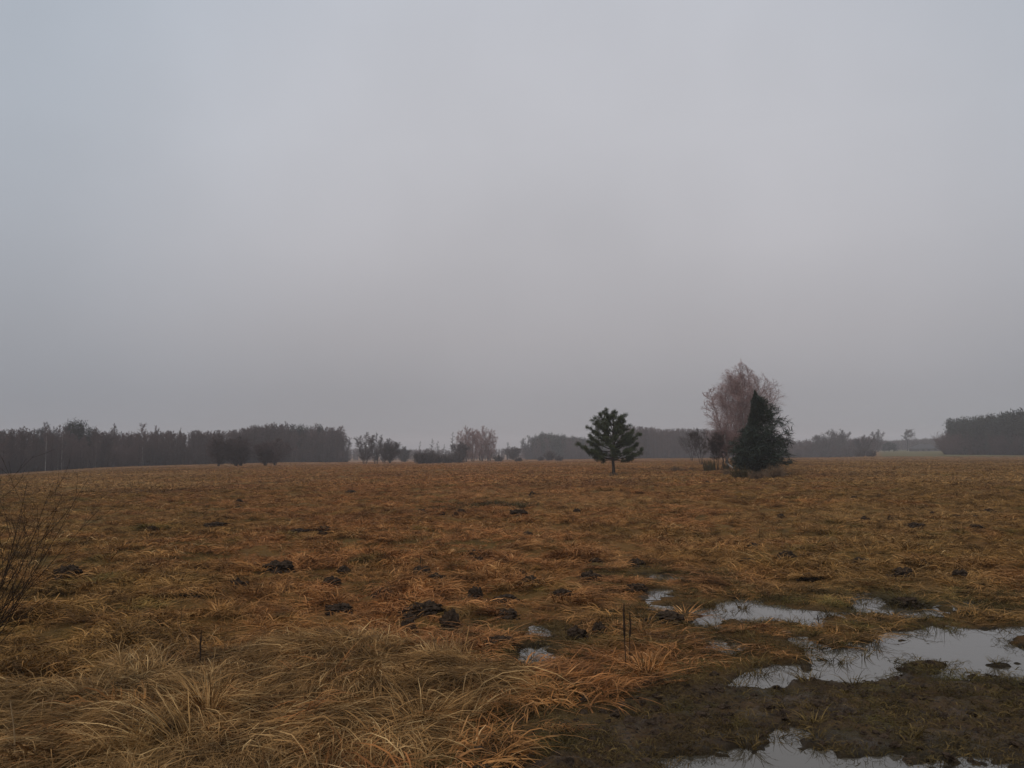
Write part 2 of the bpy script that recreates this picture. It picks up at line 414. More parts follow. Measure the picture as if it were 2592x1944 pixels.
WP = {k: world_poly(v) for k, v in PUD.items()}
for k in ('pool_high', 'pool_low', 'notch', 'wet_one', 'wet_two', 'wet_three', 'right_bits', 'far_bits', 'small_link'):
    c_ = WP[k].mean(0); WP[k] = c_ + (WP[k] - c_) * (0.86 if k[:3] in ('wet', 'poo') else 1.04)
WI = [world_poly(v) for v in ISL]
WM = world_poly(MUD); WS = world_poly(STRAWZ)

RUTS = [world_poly(q) for q in ([(1380, 2000), (1560, 1905), (1760, 1845), (2010, 1800), (2300, 1765), (2800, 1735)],
                                [(1150, 2010), (1420, 1890), (1650, 1812), (1980, 1755), (2300, 1728), (2800, 1700)])]
def rut_profile(x, y):
    o = np.zeros(x.shape)
    for R in RUTS:
        d = np.full(x.shape, 1e9); al = np.zeros(x.shape); acc = 0
        for i in range(len(R) - 1):
            e_ = R[i + 1] - R[i]; L_ = np.hypot(*e_); t = np.clip(((x - R[i][0]) * e_[0] + (y - R[i][1]) * e_[1]) / L_ ** 2, 0, 1)
            dd = np.hypot(x - R[i][0] - t * e_[0], y - R[i][1] - t * e_[1]); m_ = dd < d
            d = np.where(m_, dd, d); al = np.where(m_, acc + t * L_, al); acc += L_
        d = d + 0.05 * fbm(x, y, 0.5, 2, 501)
        keep = sstep(-0.45, 0.1, fbm(x, y, 1.4, 2, 502) + 0.1)
        o += keep * (-0.055 * np.exp(-(d / 0.11) ** 2) * (1 + 0.35 * np.sign(np.sin(al * 2 * math.pi / 0.11))) + 0.038 * np.exp(-((d - 0.21) / 0.06) ** 2))
    return o

def zoned(fn_polys, x, y, lim=34.0):
    out_ = np.full(x.shape, -9.0)
    near = (np.hypot(x, y) < lim) & (y > 0.5)
    xs, ys = x[near], y[near]
    v = np.full(xs.shape, -9.0)
    for p in fn_polys: v = np.maximum(v, sdist(xs, ys, p))
    out_[near] = v
    return out_

def puddle_sd(x, y):
    s = zoned(list(WP.values()), x, y)
    near = s > -3
    if near.any():
        isl = np.full(s[near].shape, -9.0)
        for p in WI: isl = np.maximum(isl, sdist(x[near], y[near], p))
        s[near] = np.minimum(s[near], -isl)
    return s

ZW = -0.012
def fields(x, y):
    """ground height with its small relief, and the mud, straw and puddle zones"""
    D = np.hypot(x, y)
    sdp = puddle_sd(x, y)
    mud = zoned([WM], x, y, 30)
    straw = zoned([WS], x, y, 30)
    nm = fbm(x, y, 1.1, 3, 5)
    mudw = sstep(-0.45, 0.55, mud + 0.55 * nm + 0.1)
    straww = sstep(-0.25, 0.3, straw + 0.35 * nm)
    fade = 1 / (1 + (D / 90) ** 2)
    z = 0.095 * fbm(x, y, 0.75, 3, 21) + 0.020 * fbm(x, y, 0.16, 2, 31) + 0.045 * fbm(x, y, 3.5, 2, 41) + 0.01
    z = z * (0.5 + fade)
    z += 0.10 * fbm(x, y, 22, 2, 45) * sstep(25, 70, D)
    zs = 0.13 * fbm(x, y, 0.9, 2, 61) + 0.02 + 0.02 * fbm(x, y, 0.3, 2, 62)
    z = z * (1 - straww) + zs * straww
    rid = 1 - np.abs(fbm(x, y, 0.22, 3, 71)) * 2.4
    zm = 0.012 + 0.040 * rid * (0.4 + 0.8 * sstep(-0.2, 0.3, fbm(x, y, 0.9, 2, 72))) - 0.01 + 0.045 * fbm(x, y, 0.085, 2, 73) + 0.02 * fbm(x, y, 1.6, 2, 74)
    nb_ = D < 20
    if nb_.any(): zm[nb_] += rut_profile(x[nb_], y[nb_])
    z = z * (1 - mudw) + zm * mudw
    edge = sdp + 0.04 + 0.18 * fbm(x, y, 0.5, 3, 81) + 0.09 * fbm(x, y, 0.13, 2, 82)
    near = sstep(-1.7, -0.1, sdp)
    z = np.where(sdp > -3, z * (1 - 0.72 * near) + 0.004 * near, z)
    pw = sstep(-0.10, 0.07, edge)
    z = z * (1 - pw) + (-0.05 + 0.022 * fbm(x, y, 0.3, 3, 83) + 0.055 * sstep(0.25, 0.5, fbm(x, y, 0.42, 3, 84))) * pw
    return zbase(x, y) + z, mudw, straww, sdp, pw

# polar sheet, fine in front of the camera, reaching the horizon
rr1 = 1 / np.linspace(1 / 2.6, 1 / 75, 500)
rr2 = np.geomspace(75, 1500, 150)[1:]
rads = np.concatenate([[0.3, 0.7, 1.1, 1.5, 1.9, 2.3], rr1, rr2])
half = math.radians(42)
angs = np.concatenate([np.linspace(-half, half, 1000), np.linspace(half, 2 * math.pi - half, 90)[1:-1]])
A_, R_ = np.meshgrid(angs, rads)
X = R_ * np.sin(A_); Y = R_ * np.cos(A_)
Z, MW, SW, SD, PW = fields(X, Y)
nr, na = X.shape
idx = np.arange(nr * na).reshape(nr, na)
B_ = np.roll(idx, -1, 1)
Q = np.stack([idx[:-1], idx[1:], B_[1:], B_[:-1]], -1).reshape(-1, 4)
V = np.stack([X, Y, Z], -1).reshape(-1, 3)
V = np.vstack([V, [[0, 0, float(Z[0].mean())]]])
c0 = len(V) - 1
capq = np.stack([np.full(na // 2, c0), idx[0][0:na - na % 2:2], idx[0][1:na:2], B_[0][1:na:2]], -1)

mt, t, b = new_mat('field_ground')
n = t.nodes.new; l = t.links.new
g = n('ShaderNodeNewGeometry')
def NZ(scale, detail=4, rough=0.55, vec=None):
    q = n('ShaderNodeTexNoise'); q.inputs['Scale'].default_value = scale; q.inputs['Detail'].default_value = detail; q.inputs['Roughness'].default_value = rough
    l(vec or g.outputs['Position'], q.inputs['Vector']); return q.outputs[0]
def MRG(v, a, b_, c=0, d=1, smooth=True):
    q = n('ShaderNodeMapRange'); q.interpolation_type = 'SMOOTHSTEP' if smooth else 'LINEAR'
    q.inputs['From Min'].default_value = a; q.inputs['From Max'].default_value = b_; q.inputs['To Min'].default_value = c; q.inputs['To Max'].default_value = d
    l(v, q.inputs['Value']); return q.outputs[0]
def MIX(f, a, b_):
    q = n('ShaderNodeMix'); q.data_type = 'RGBA'
    if isinstance(f, float): q.inputs['Factor'].default_value = f
    else: l(f, q.inputs['Factor'])
    for s, k in ((a, 'A'), (b_, 'B')):
        if isinstance(s, tuple): q.inputs[k].default_value = (*s, 1)
        else: l(s, q.inputs[k])
    return q.outputs['Result']
def ATT(a):
    q = n('ShaderNodeAttribute'); q.attribute_name = a; return q.outputs['Fac']
def MTH(op, a, b_=None):
    q = n('ShaderNodeMath'); q.operation = op
    for i, s in enumerate((a, b_)):
        if s is None: continue
        if isinstance(s, (int, float)): q.inputs[i].default_value = s
        else: l(s, q.inputs[i])
    return q.outputs[0]
base = MIX(MRG(NZ(0.25, 5, 0.6), 0.40, 0.62), (0.17, 0.078, 0.022), (0.105, 0.068, 0.02))
base = MIX(MRG(NZ(0.035, 3), 0.5, 0.68), base, (0.22, 0.115, 0.038))
base = MIX(MRG(NZ(0.06, 4, 0.6), 0.56, 0.70), base, (0.12, 0.052, 0.018))
base = MIX(MRG(NZ(3.5, 5, 0.7), 0.56, 0.72), base, (0.025, 0.015, 0.007))
base = MIX(MTH('MULTIPLY', ATT('far'), MRG(NZ(0.03, 3), 0.3, 0.55)), base, (0.21, 0.085, 0.032))
base = MIX(ATT('pale'), base, (0.30, 0.18, 0.075))
base = MIX(ATT('meadow'), base, (0.085, 0.088, 0.036))
base = MIX(MRG(NZ(38, 4, 0.7), 0.45, 0.62), base, (0.17, 0.095, 0.034))
mudc = MIX(MRG(NZ(5, 6, 0.65), 0.38, 0.62), (0.044, 0.025, 0.012), (0.105, 0.060, 0.028))
mudc = MIX(MRG(NZ(1.6, 5, 0.6), 0.48, 0.66), mudc, (0.066, 0.048, 0.016))
mudc = MIX(MRG(NZ(45, 4, 0.7), 0.50, 0.64), mudc, (0.10, 0.066, 0.028))
mudc = MIX(MRG(NZ(24, 4, 0.7), 0.52, 0.66), mudc, (0.012, 0.008, 0.005))
base = MIX(ATT('mud'), base, mudc)
base = MIX(ATT('wet'), base, (0.036, 0.026, 0.015))
l(base, b.inputs['Base Color'])
rg = MTH('SUBTRACT', 0.9, MTH('MULTIPLY', ATT('mud'), MRG(NZ(2.6, 5, 0.65), 0.46, 0.60, 0.12, 0.62))); l(rg, b.inputs['Roughness'])
l(MTH('ADD', MTH('MULTIPLY', ATT('mud'), 0.05), 0.06), b.inputs['Specular IOR Level'])
bp = n('ShaderNodeBump'); bp.inputs['Distance'].default_value = 0.05; bp.inputs['Strength'].default_value = 1.0
l(NZ(22, 8, 0.75), bp.inputs['Height']); l(bp.outputs[0], b.inputs['Normal'])
M_ground = mt

Dg = np.hypot(X, Y); Ug = u_of(X, Y); De = np.interp(Ug, KU, KD)
far = sstep(70, 150, Dg)
mead = sstep(2205, 2235, Ug) * sstep(6, 12, Dg - De) * (Dg < 900) + sstep(2205, 2600, Ug) * 0
pale = sstep(-14, -4, Dg - De) * sstep(30, 8, Dg - De) * sstep(0.02, 0.25, fbm(X, Y, 14, 2, 301)) * (Ug < 2230) \
     + np.exp(-((Dg - (88 + 9 * fbm(X, Y, 60, 1, 302))) / 2.2) ** 2) * sstep(380, 480, Ug) * sstep(1000, 850, Ug) * 0.8
wet = np.clip(PW * 1.0 + 0.6 * sstep(-0.35, -0.02, SD), 0, 1)
def fl(a, c=0.0): return np.append(np.broadcast_to(a, X.shape).ravel(), c)
me = mk_mesh('field', V, np.vstack([Q, capq]), M_ground,
             dict(mud=fl(MW), wet=fl(wet), far=fl(far), meadow=fl(mead), pale=fl(np.clip(pale, 0, 1))), smooth=True)
tag(mk_obj('field', me), kind='structure')

# ---- puddle water: a level sheet in each hollow
mt, t, b = new_mat('puddle_water')
n = t.nodes.new; l = t.links.new; g = n('ShaderNodeNewGeometry')
b.inputs['Base Color'].default_value = (0.075, 0.065, 0.050, 1); b.inputs['Roughness'].default_value = 0.03
b.inputs['IOR'].default_value = 1.48; b.inputs['Specular IOR Level'].default_value = 0.5
b.inputs['Transmission Weight'].default_value = 0.0
wn = NZ(9, 3, 0.5); bp = n('ShaderNodeBump'); bp.inputs['Distance'].default_value = 0.004; bp.inputs['Strength'].default_value = 0.25
l(wn, bp.inputs['Height']); l(bp.outputs[0], b.inputs['Normal'])
M_water = mt
for key, poly in WP.items():
    lo = poly.min(0) - 0.6; hi = poly.max(0) + 0.6
    nx = min(160, max(8, int((hi[0] - lo[0]) / 0.12))); ny = min(160, max(8, int((hi[1] - lo[1]) / 0.12)))
    gx, gy = np.meshgrid(np.linspace(lo[0], hi[0], nx), np.linspace(lo[1], hi[1], ny))
    s = sdist(gx, gy, poly)
    for p in WI: s = np.minimum(s, -sdist(gx, gy, p) + 0.3)
    ii = np.arange(nx * ny).reshape(ny, nx)
    q = np.stack([ii[:-1, :-1], ii[:-1, 1:], ii[1:, 1:], ii[1:, :-1]], -1)
    keep = (s[:-1, :-1] > -0.28)
    # neighbours share one level, so sheets of touching puddles are lowered a hair against each other
    off = -0.0006 * (list(WP).index(key) % 5)
    Vw = np.stack([gx, gy, np.full(gx.shape, ZW + off)], -1).reshape(-1, 3)
    q = q[keep]
    if not len(q): continue
    used, inv = np.unique(q, return_inverse=True)
    o = mk_obj('puddle', mk_mesh('puddle', Vw[used], inv.reshape(-1, 4), M_water)); tag(o, kind='structure')

# ------------------------------------------------------------------ scattering (uncountable stuff only)
def scatter(name, P, rotz, scale, protos, label, seed=0, tilt=0.0):
    r = np.random.default_rng(seed)
    col = bpy.data.collections.new(name + '_shapes')
    for i, me_ in enumerate(protos):
        o = bpy.data.objects.new('%s_shape_%02d' % (name, i), me_); col.objects.link(o)
    me_ = bpy.data.meshes.new(name)
    n_ = len(P); me_.vertices.add(n_); me_.vertices.foreach_set('co', np.asarray(P, np.float32).ravel())
    a = me_.attributes.new('rot', 'FLOAT_VECTOR', 'POINT')
    rot = np.stack([tilt * r.normal(size=n_), tilt * r.normal(size=n_), rotz], -1)
    a.data.foreach_set('vector', rot.astype(np.float32).ravel())
    a = me_.attributes.new('scl', 'FLOAT_VECTOR', 'POINT')
    scale = np.asarray(scale, float)
    if scale.ndim == 1: scale = np.repeat(scale[:, None], 3, 1)
    a.data.foreach_set('vector', scale.astype(np.float32).ravel())
    a = me_.attributes.new('pick', 'INT', 'POINT'); a.data.foreach_set('value', r.integers(0, len(protos), n_).astype(np.int32))
    o = mk_obj(name, me_)
    ng = bpy.data.node_groups.new(name, 'GeometryNodeTree')
    ng.interface.new_socket('Geometry', in_out='INPUT', socket_type='NodeSocketGeometry')
    ng.interface.new_socket('Geometry', in_out='OUTPUT', socket_type='NodeSocketGeometry')
    gi = ng.nodes.new('NodeGroupInput'); go = ng.nodes.new('NodeGroupOutput')
    ci = ng.nodes.new('GeometryNodeCollectionInfo'); ci.inputs['Collection'].default_value = col
    ci.inputs['Separate Children'].default_value = True; ci.inputs['Reset Children'].default_value = True
    io = ng.nodes.new('GeometryNodeInstanceOnPoints'); io.inputs['Pick Instance'].default_value = True
    def na_(nm, ty):
        q = ng.nodes.new('GeometryNodeInputNamedAttribute'); q.data_type = ty; q.inputs['Name'].default_value = nm
        return next(s for s in q.outputs if s.enabled and s.name == 'Attribute')
    k = ng.links.new
    k(gi.outputs[0], io.inputs['Points']); k(ci.outputs[0], io.inputs['Instance'])
    k(na_('pick', 'INT'), io.inputs['Instance Index']); k(na_('rot', 'FLOAT_VECTOR'), io.inputs['Rotation']); k(na_('scl', 'FLOAT_VECTOR'), io.inputs['Scale'])
    k(io.outputs[0], go.inputs[0])
    md = o.modifiers.new('scatter', 'NODES'); md.node_group = ng
    tag(o, label, None, None, 'stuff')
    return o

def blades(r, n_, rad, l0, l1, h0, h1, wd, spread, mat, name, flow=0.0, pts=5):
    """one patch of bent blades leaning along +x"""
    a = r.random(n_) * 2 * math.pi; q = rad * np.sqrt(r.random(n_))
    b0 = np.stack([q * np.cos(a), q * np.sin(a), np.zeros(n_)], -1)
    th = flow + spread * r.normal(size=n_)
    Ln = l0 + (l1 - l0) * r.random(n_); H = h0 + (h1 - h0) * r.random(n_) ** 1.6
    s = np.linspace(0, 1, pts)[None]
    curl = (r.normal(size=n_) * 0.5)[:, None] * s
    dx = np.cos(th[:, None] + curl); dy = np.sin(th[:, None] + curl)
    st = (Ln / (pts - 1))[:, None]
    px = np.concatenate([np.zeros((n_, 1)), np.cumsum(dx[:, :-1] * st, 1)], 1)
    py = np.concatenate([np.zeros((n_, 1)), np.cumsum(dy[:, :-1] * st, 1)], 1)
    pk = (0.3 + 0.4 * r.random(n_))[:, None]
    hz = H[:, None] * np.where(s < pk, 1 - (1 - s / pk) ** 2, 1 - ((s - pk) / (1 - pk)) ** 2 * (0.55 + 0.5 * r.random(n_))[:, None])
    P = b0[:, None] + np.stack([px, py, hz - 0.01], -1)
    W = (wd * (0.4 + 1.5 * r.random(n_) ** 2))[:, None] * np.array([0.9, 1, 0.85, 0.6, 0.15][:pts] if pts == 5 else np.linspace(1, 0.2, pts))[None]
    V_, Q_ = ribbons(P, W * 0.5, 0.5 * r.normal(size=(n_, 3)))
    tone = np.repeat(np.clip(r.beta(2, 2.2, n_) + 0.12 * (H / h1 - 0.4), 0, 1), pts * 2)
    return mk_mesh(name, V_, Q_, mat, dict(tone=tone))

def upright(r, n_, rad, l0, l1, wd, lean, mat, name, pts=5, droop=0.35, dirx=0.0):
    """standing tuft: blades rise and fan out from the base"""
    a = r.random(n_) * 2 * math.pi; q = rad * np.sqrt(r.random(n_))
    b0 = np.stack([q * np.cos(a), q * np.sin(a), np.zeros(n_)], -1)
    d = nrm(np.stack([np.cos(a) * lean * (0.3 + r.random(n_)) + dirx, np.sin(a) * lean * (0.3 + r.random(n_)), np.ones(n_)], -1))
    Ln = l0 + (l1 - l0) * r.random(n_); st = (Ln / (pts - 1))[:, None]
    P = np.empty((n_, pts, 3)); P[:, 0] = b0
    dr = droop * (0.4 + 1.2 * r.random(n_))[:, None]
    for k in range(1, pts):
        P[:, k] = P[:, k - 1] + d * st
        out_ = nrm(d * np.array([1, 1, 0]) + 1e-6)
        d = nrm(d + dr * (0.6 * out_ - np.array([0, 0, 0.45])) + 0.05 * r.normal(size=d.shape))
    P[..., 2] = np.maximum(P[..., 2], 0.005)
    W = (wd * (0.6 + 0.8 * r.random(n_)))[:, None] * np.linspace(1, 0.15, pts)[None]
    V_, Q_ = ribbons(P, W * 0.5, 0.8 * r.normal(size=(n_, 3)))
    tone = np.repeat(np.clip(r.beta(2.2, 1.8, n_), 0, 1), pts * 2)
    return mk_mesh(name, V_, Q_, mat, dict(tone=tone))

# molehills: (u, v of base, width px, height factor, label)
MOLE = [
 (163,1478,50,1.3,'notched black molehill alone at the far left, beside the bare shrub'),
 (702,1459,66,1.0,'large pointed black molehill left of centre, biggest one on the left side'),
 (598,1488,36,0.9,'round dark molehill just below and left of the large pointed one'),
 (836,1490,42,0.8,'molehill with two humps, lower one, left of the stalk-topped mound'),
 (867,1462,30,0.8,'small dark molehill touching the upper right of the two-humped mound'),
 (604,1275,19,1.2,'small sharp molehill high on the left of the field, upper of a close pair'),
 (600,1289,12,1.0,'tiny molehill high on the left of the field, lower of a close pair'),
 (887,1254,26,0.9,'small dark molehill farthest out in the left centre of the field'),
 (818,1347,32,0.9,'low triangular molehill in the left centre above a flat dark patch'),
 (816,1361,22,0.4,'flat dark soil patch right under the low triangular molehill'),
 (545,1339,45,0.35,'long flat grey soil heap in the left mid field'),
 (753,1349,44,0.45,'long flat brown soil heap left of the low triangular molehill'),
 (462,1517,46,0.45,'flat dark soil heap beside the thin stalk on the left'),
 (382,1347,20,0.7,'tiny molehill among green grass in the left mid field'),
 (240,1608,56,0.4,'flat dark soil heap nearest the bare shrub, low on the left'),
 (856,1552,60,0.5,'wide low dark mound above the flattened straw'),
 (970,1512,46,0.8,'greyish molehill halfway between the two-humped mound and the wide one'),
 (1066,1464,48,1.1,'pointed molehill with dry stalks growing out of its top'),
 (1104,1482,42,0.6,'low soil heap trailing to the right of the stalk-topped molehill'),
 (1070,1564,92,0.7,'largest long sloping molehill of grey soil in the near centre'),
 (1137,1594,48,1.5,'blocky black clod standing up right of the largest sloping molehill'),
 (1033,1604,36,1.2,'small black clod under the largest sloping molehill'),
 (1165,1306,29,1.3,'peaked black molehill in front of the dark sedge strip'),
 (1314,1309,40,0.8,'rounded brown molehill at the right end of the dark sedge strip'),
 (1110,1302,28,0.7,'low dark molehill left of the peaked one near the sedge strip'),
 (1066,1297,20,0.7,'leftmost small molehill of the sedge strip row'),
 (1348,1258,15,1.2,'tiny round molehill far out behind the right end of the sedge strip'),
 (1460,1304,18,0.7,'small flat molehill far out below the lone pine'),
 (1336,1362,32,0.9,'single brown molehill in the centre of the mid field'),
 (1210,1433,33,0.9,'small black molehill in the centre with a flat heap above it'),
 (1202,1413,38,0.4,'flat greenish soil heap just above a small black molehill'),
 (1322,1470,30,1.2,'upper steep clod of the dark centre pair'),
 (1342,1493,40,1.0,'lower broad heap of the dark centre pair'),
 (1294,1452,30,0.5,'flat grey heap up-left of the dark centre pair'),
 (1497,1470,46,0.9,'broad dark molehill right of the centre pair'),
 (1611,1438,42,0.8,'grey-brown molehill above the small wet patches'),
 (1509,1429,36,0.35,'long thin dark soil line left of the molehill above the wet patches'),
 (1615,1500,48,0.6,'dark molehill left beside the small wet patch'),
 (1204,1524,36,1.0,'rusty dark molehill left of a long flat one in the near centre'),
 (1281,1527,58,0.6,'long flat grey molehill in the near centre'),
 (1424,1521,42,0.6,'low grey molehill above the twin small pools'),
 (1285,1567,46,0.5,'sloping grey soil heap up-left of the twin small pools'),
 (1460,1621,42,0.6,'dark soil heap right of the twin small pools'),
 (1517,1609,32,0.7,'dark soil clod beside the tall dock stalks'),
 (1696,1580,72,0.5,'long brown soil heap left of the broken puddle'),
 (1273,1642,70,0.3,'flat dark soil patch left beside the lower small pool'),
 (1912,1393,32,1.0,'dark molehill below the spruce with green grass behind'),
 (1997,1429,38,1.0,'black molehill in the right field, right of the flat grey heap'),
 (1900,1431,40,0.4,'flat grey heap left of the black molehill in the right field'),
 (2294,1459,46,0.9,'broad black molehill on the right above the puddles'),
 (2345,1444,28,0.8,'small grey molehill right beside the broad black one on the right'),
 (2182,1429,36,0.4,'flat dark soil heap left of the broad black molehill on the right'),
 (2050,1472,38,0.5,'low dark heap above the middle of the broken puddle'),
 (2302,1532,50,0.5,'dark soil heap under the shaggy tussock in the shallow water'),
 (2266,1318,27,1.1,'peaked molehill of the far right row, second from its left end'),
 (2365,1307,17,1.0,'small round molehill in the middle of the far right row'),
 (2422,1312,24,0.7,'oval molehill right of the middle of the far right row'),
 (2475,1313,18,0.7,'rusty molehill near the right end of the far right row'),
 (2192,1323,20,0.9,'molehill at the left end of the far right row'),
 (2323,1334,38,0.5,'long flat molehill lowest in the far right row'),
 (2506,1295,24,0.8,'grey molehill at the upper right end of the far right row'),
 (2164,1267,14,0.9,'tiny molehill far out on the right above the row'),
 (2477,1347,28,0.6,'low molehill under the right end of the far right row'),
 (1979,1317,16,0.9,'tiny dark molehill in the right field below the spruce brush'),
 (1790,1225,10,1.0,'tiny black molehill far out just in front of the small bare trees'),
 (2436,1473,30,0.5,'low dark heap at the right between the molehills and the puddles'),
]
mp_ = at(np.array([q[0] for q in MOLE], float), np.array([q[1] for q in MOLE], float))
mw_ = 1.0 * np.array([q[2] for q in MOLE]) * np.hypot(mp_[:, 0], mp_[:, 1]) / FPX

# ---- scatter points over the field
def cand(r, dens, r0, r1, ang=41):
    area = math.radians(2 * ang) / 2 * (r1 ** 2 - r0 ** 2)
    n_ = int(area * dens)
    D = np.sqrt(r0 ** 2 + (r1 ** 2 - r0 ** 2) * r.random(n_)); a = np.radians(ang) * (2 * r.random(n_) - 1)
    return D * np.sin(a), D * np.cos(a)

def mole_clear(x, y, k=0.5):
    ok = np.ones(x.shape, bool)
    for p, w_ in zip(mp_, mw_):
        ok &= ((x - p[0]) / (k * w_)) ** 2 + ((y - p[1] + 0.12 + 0.1 * w_) / (k * w_ + 0.20)) ** 2 > 1
    return ok

def low(x, y, sdp, s):
    """grass close to water and hollows lies lower"""
    k = 0.35 + 0.65 * (1 - sstep(-1.6, -0.15, sdp))
    return np.stack([s, s, s * k], -1)

def flow(x, y, sc_, seed=91):
    return 2 * math.pi * fbm(x, y, sc_, 2, seed) * 1.6

r = np.random.default_rng(5)
short = [blades(r, 150, 0.20, 0.10, 0.28, 0.015, 0.065, 0.0055, 0.9, M_grass, 'short_grass_patch') for _ in range(8)]
longg = [blades(r, 190, 0.22, 0.22, 0.72, 0.02, 0.14, 0.0045, 0.34, M_straw, 'long_grass_patch') for _ in range(8)]
tuftm = [upright(r, 90, 0.12, 0.10, 0.22, 0.006, 1.4, M_grass, 'tussock') for _ in range(5)] 
midd = [blades(r, 130, 0.30, 0.12, 0.34, 0.02, 0.085, 0.0075, 1.1, M_grass, 'mid_grass_patch') for _ in range(8)]
midt = [upright(r, 60, 0.16, 0.10, 0.24, 0.012, 1.3, M_grass, 'mid_tussock') for _ in range(5)]
farr = [blades(r, 150, 0.9, 0.15, 0.42, 0.03, 0.13, 0.020, 1.5, M_grass, 'far_grass_patch') for _ in range(6)]
mudg = [blades(r, 80, 0.20, 0.03, 0.10, 0.008, 0.035, 0.0042, 1.6, M_mudgrass, 'trodden_grass_patch') for _ in range(6)]

# near field
x, y = cand(r, 34, 3.2, 13)
z, mw, sw, sdp, pw = fields(x, y)
ok = (sdp < -0.12 - 0.2 * r.random(len(x))) & mole_clear(x, y) & (r.random(len(x)) > mw * 1.05) & (r.random(len(x)) > sw * 0.3)
hum = sstep(-0.25, 0.3, fbm(x, y, 0.75, 3, 21))
sel = ok & (r.random(len(x)) < 0.45 + 0.55 * hum)
x1, y1, z1 = x[sel], y[sel], z[sel]
scatter('short_grass', np.stack([x1, y1, z1 - 0.005], -1), flow(x1, y1, 1.6) + 0.6 * r.normal(size=len(x1)), low(x1, y1, sdp[sel], (0.65 + 0.7 * r.random(len(x1))) * (0.7 + 0.5 * hum[sel])), short + tuftm[:1],
        'short matted rust and olive grass over the near field', 1, 0.12)
# long flattened straw
x, y = cand(r, 40, 3.2, 11)
z, mw, sw, sdp, pw = fields(x, y)
sel = (sw * (1 - mw) * (0.75 + 0.9 * fbm(x, y, 0.8, 2, 701)) > 0.2 + 0.5 * r.random(len(x))) & (sdp < -0.2)
x1, y1, z1 = x[sel], y[sel], z[sel]
lift = 0.03 * r.random(len(x1))
scatter('long_straw', np.stack([x1, y1, z1 + lift], -1), flow(x1, y1, 1.5, 97) + 0.45 * r.normal(size=len(x1)), 0.55 + 0.5 * r.random(len(x1)), longg,
        'long pale flattened straw swirling over the near left ground', 2, 0.10)
litter = [blades(r, 120, 0.22, 0.05, 0.22, 0.01, 0.05, 0.006, 3.0, M_straw, 'litter_patch', 0, 4 + 1) for _ in range(5)]
sel2 = r.random(len(x1)) < 0.5
scatter('straw_litter', np.stack([x1, y1, z1 + 0.02], -1)[sel2], r.random(sel2.sum()) * 6.28, 0.7 + 0.6 * r.random(sel2.sum()), litter,
        'short broken straw litter among the long flattened straw', 12, 0.2)
# mid field
x, y = cand(r, 26, 12, 40)
z, mw, sw, sdp, pw = fields(x, y)
hum = sstep(-0.25, 0.3, fbm(x, y, 0.75, 3, 21)); D = np.hypot(x, y)
sel = (sdp < -0.05 - 0.3 * r.random(len(x))) & mole_clear(x, y, 0.48) & (r.random(len(x)) < (0.35 + 0.65 * hum) * np.clip(1.35 - D / 55, 0.4, 1))
x1, y1, z1 = x[sel], y[sel], z[sel]
scatter('tussocky_grass', np.stack([x1, y1, z1 - 0.01], -1), flow(x1, y1, 2.5) + 0.9 * r.normal(size=len(x1)), low(x1, y1, sdp[sel], (0.42 + 0.5 * r.random(len(x1))) * (0.65 + 0.6 * hum[sel])), midd + midt[:1],
        'tussocky brown grass over the middle of the field', 3, 0.1)
x, y = cand(r, 1.5, 38, 260)
z, mw, sw, sdp, pw = fields(x, y)
D = np.hypot(x, y)
sel = (r.random(len(x)) < np.clip(1.4 - D / 130, 0.12, 1)) & (fbm(x, y, 6, 2, 401) > -0.55)
x1, y1, z1 = x[sel], y[sel], z[sel]
scatter('distant_grass', np.stack([x1, y1, z1 - 0.03], -1), r.random(len(x1)) * 6.28, (0.6 + 0.7 * r.random(len(x1))) , farr,
        'rough rust coloured grass over the far field', 4, 0.02)
# trodden grass in mud
x, y = cand(r, 75, 3.0, 15)
z, mw, sw, sdp, pw = fields(x, y)
sel = (sdp < 0.03 - 0.08 * r.random(len(x))) & ((mw > 0.03) | (sdp > -0.8)) & (r.random(len(x)) < 1.0 * sstep(-0.5, 0.1, fbm(x, y, 0.9, 3, 121) - 0.10 * sstep(6.4, 4.6, np.hypot(x, y))))
x1, y1, z1 = x[sel], y[sel], z[sel]
scatter('trodden_grass', np.stack([x1, y1, z1], -1), r.random(len(x1)) * 6.28, 0.45 + 0.6 * r.random(len(x1)), mudg,
        'short trodden grass in the mud of the track', 5, 0.15)

# small tufts standing along every shore
shore = [upright(r, 26, 0.04, 0.05, 0.15, 0.005, 0.9, M_mudgrass, 'shore_tuft') for _ in range(5)]
x, y = cand(r, 70, 3.0, 16)
sdp = puddle_sd(x, y)
sel = (sdp > -0.30) & (sdp < 0.10) & (r.random(len(x)) < 0.16 + 0.5 * fbm(x, y, 0.5, 2, 601))
x1, y1 = x[sel], y[sel]; z1 = np.maximum(fields(x1, y1)[0], -0.035)
scatter('shore_grass', np.stack([x1, y1, z1], -1), r.random(len(x1)) * 6.28, 0.5 + 0.8 * r.random(len(x1)), shore,
        'small ragged grass tufts along the puddle shores', 8, 0.1)
